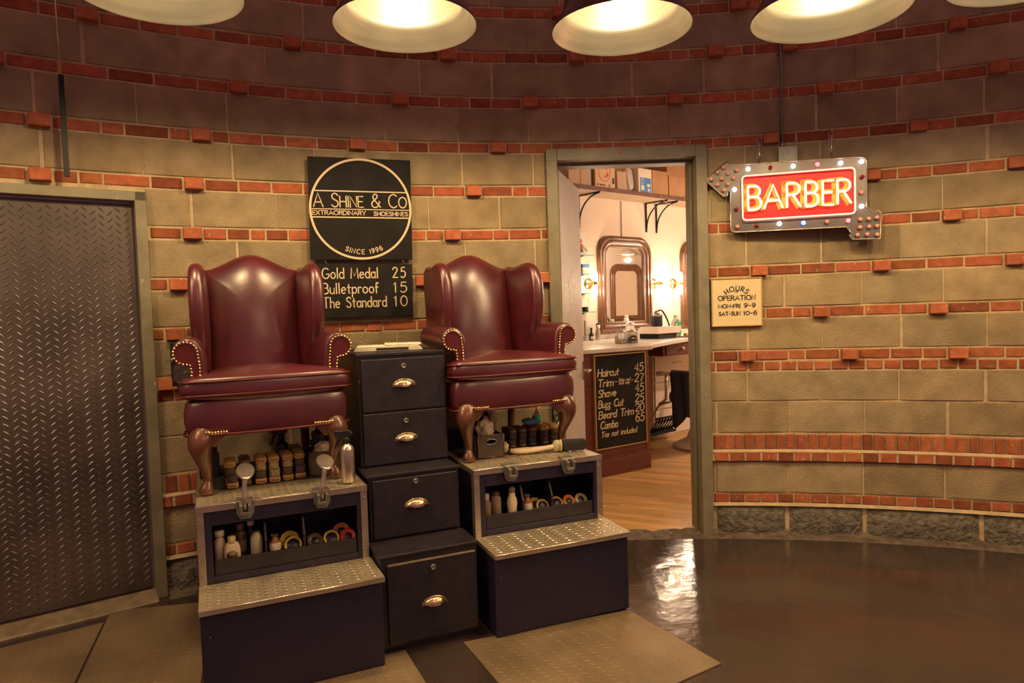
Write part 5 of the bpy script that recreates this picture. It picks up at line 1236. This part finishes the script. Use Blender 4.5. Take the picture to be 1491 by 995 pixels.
for k in range(8): b.tube([(-.2+.05*k, .42, .26), (-.16+.05*k, .545, .10)], .006, 6); b.tube([(-.16+.05*k, .42, .26), (-.2+.05*k, .545, .10)], .006, 6)
b.tube([(-.23, .42, .27), (.23, .42, .27)], .010, 8); b.build('footrest', 'iron', bc)
cp = thing('barber_cape', 'dark navy cape draped over the near arm of the barber chair', 'cape', NF(.26, -1.05, .012), SR)
b = MB(); vs, fs = [], []; nu, nv = 22, 22
for i in range(nu+1):
    for j in range(nv+1):
        u = -.16+.30*i/nu; q = j/nv*.78; fold = .018*sin(u*42+j*.12)*min(1, j/6)
        if q < .12: a = q/.12*PI; y_, z_ = .036*cos(a), .768+.036*sin(a)
        else: y_, z_ = -.036-.02*(q-.12), .768-(q-.12)*(.72+.10*sin(u*17))
        vs.append((-.036*0+y_+(fold if q > .12 else 0), u*(1-.15*q), z_))
for i in range(nu):
    for j in range(nv): fs.append((i*(nv+1)+j, i*(nv+1)+j+1, (i+1)*(nv+1)+j+1, (i+1)*(nv+1)+j))
b.add(vs, fs); o = b.build('cloth', 'navy', cp, wn=False); sd = o.modifiers.new('thick', 'SOLIDIFY'); sd.thickness = .006
st_ = thing('stool', 'dark wire stool left of the barber chair footrest', 'stool', NF(-.05, -.62, .012), SR)
b = MB(); b.pillow(rrect(-.15, .15, -.13, .13, .03), lambda u, v, q: (u, v, q), .33, .36, .01, .004); b.build('seat', 'tan', st_)
for sx in (-1, 1):
    for sy in (-1, 1): b = MB(); b.tube([(sx*.12, sy*.10, .33), (sx*.05, sy*.10, .17), (sx*.13, sy*.10, 0)], .008, 6); b.build('leg', 'iron', st_)
# shop pendant over the floor (seen in the mirror)
def shop_lamp(x, y, label):
    t = thing('shop_lamp', label, 'lamp', NF(x, y, 2.30), SR, 'white pendant lamps of the barber shop')
    b = MB(); b.lathe([(.19, 0), (.185, .012), (.10, .07), (.05, .09), (.035, .12), (.03, .17), (.0, .18)], 32); b.build('lamp_shade', 'enamel', t)
    b = MB(); b.tube([(0, 0, .17), (0, 0, CEIL-2.30)], .006, 6); b.build('stem', 'brass', t)
    b = MB(); b.ball((0, 0, .012), .030, 14, 8); b.build('bulb', 'shopbulb', t)
    ld = bpy.data.lights.new('shop_light', 'POINT'); ld.energy = SHOP_W; ld.color = SHOP_C; ld.shadow_soft_size = .022
    lo = bpy.data.objects.new('shop_light', ld); COL.objects.link(lo); lo.parent = t; lo.location = (0, 0, -.085)
shop_lamp(3.1, -2.15, 'white enamel pendant lamp deep in the barber shop, seen in the mirror')
shop_lamp(1.35, -2.0, 'unseen white enamel pendant lamp added to light the barber shop, behind the right wall')  # second shop lamp, out of sight, added to light the interior
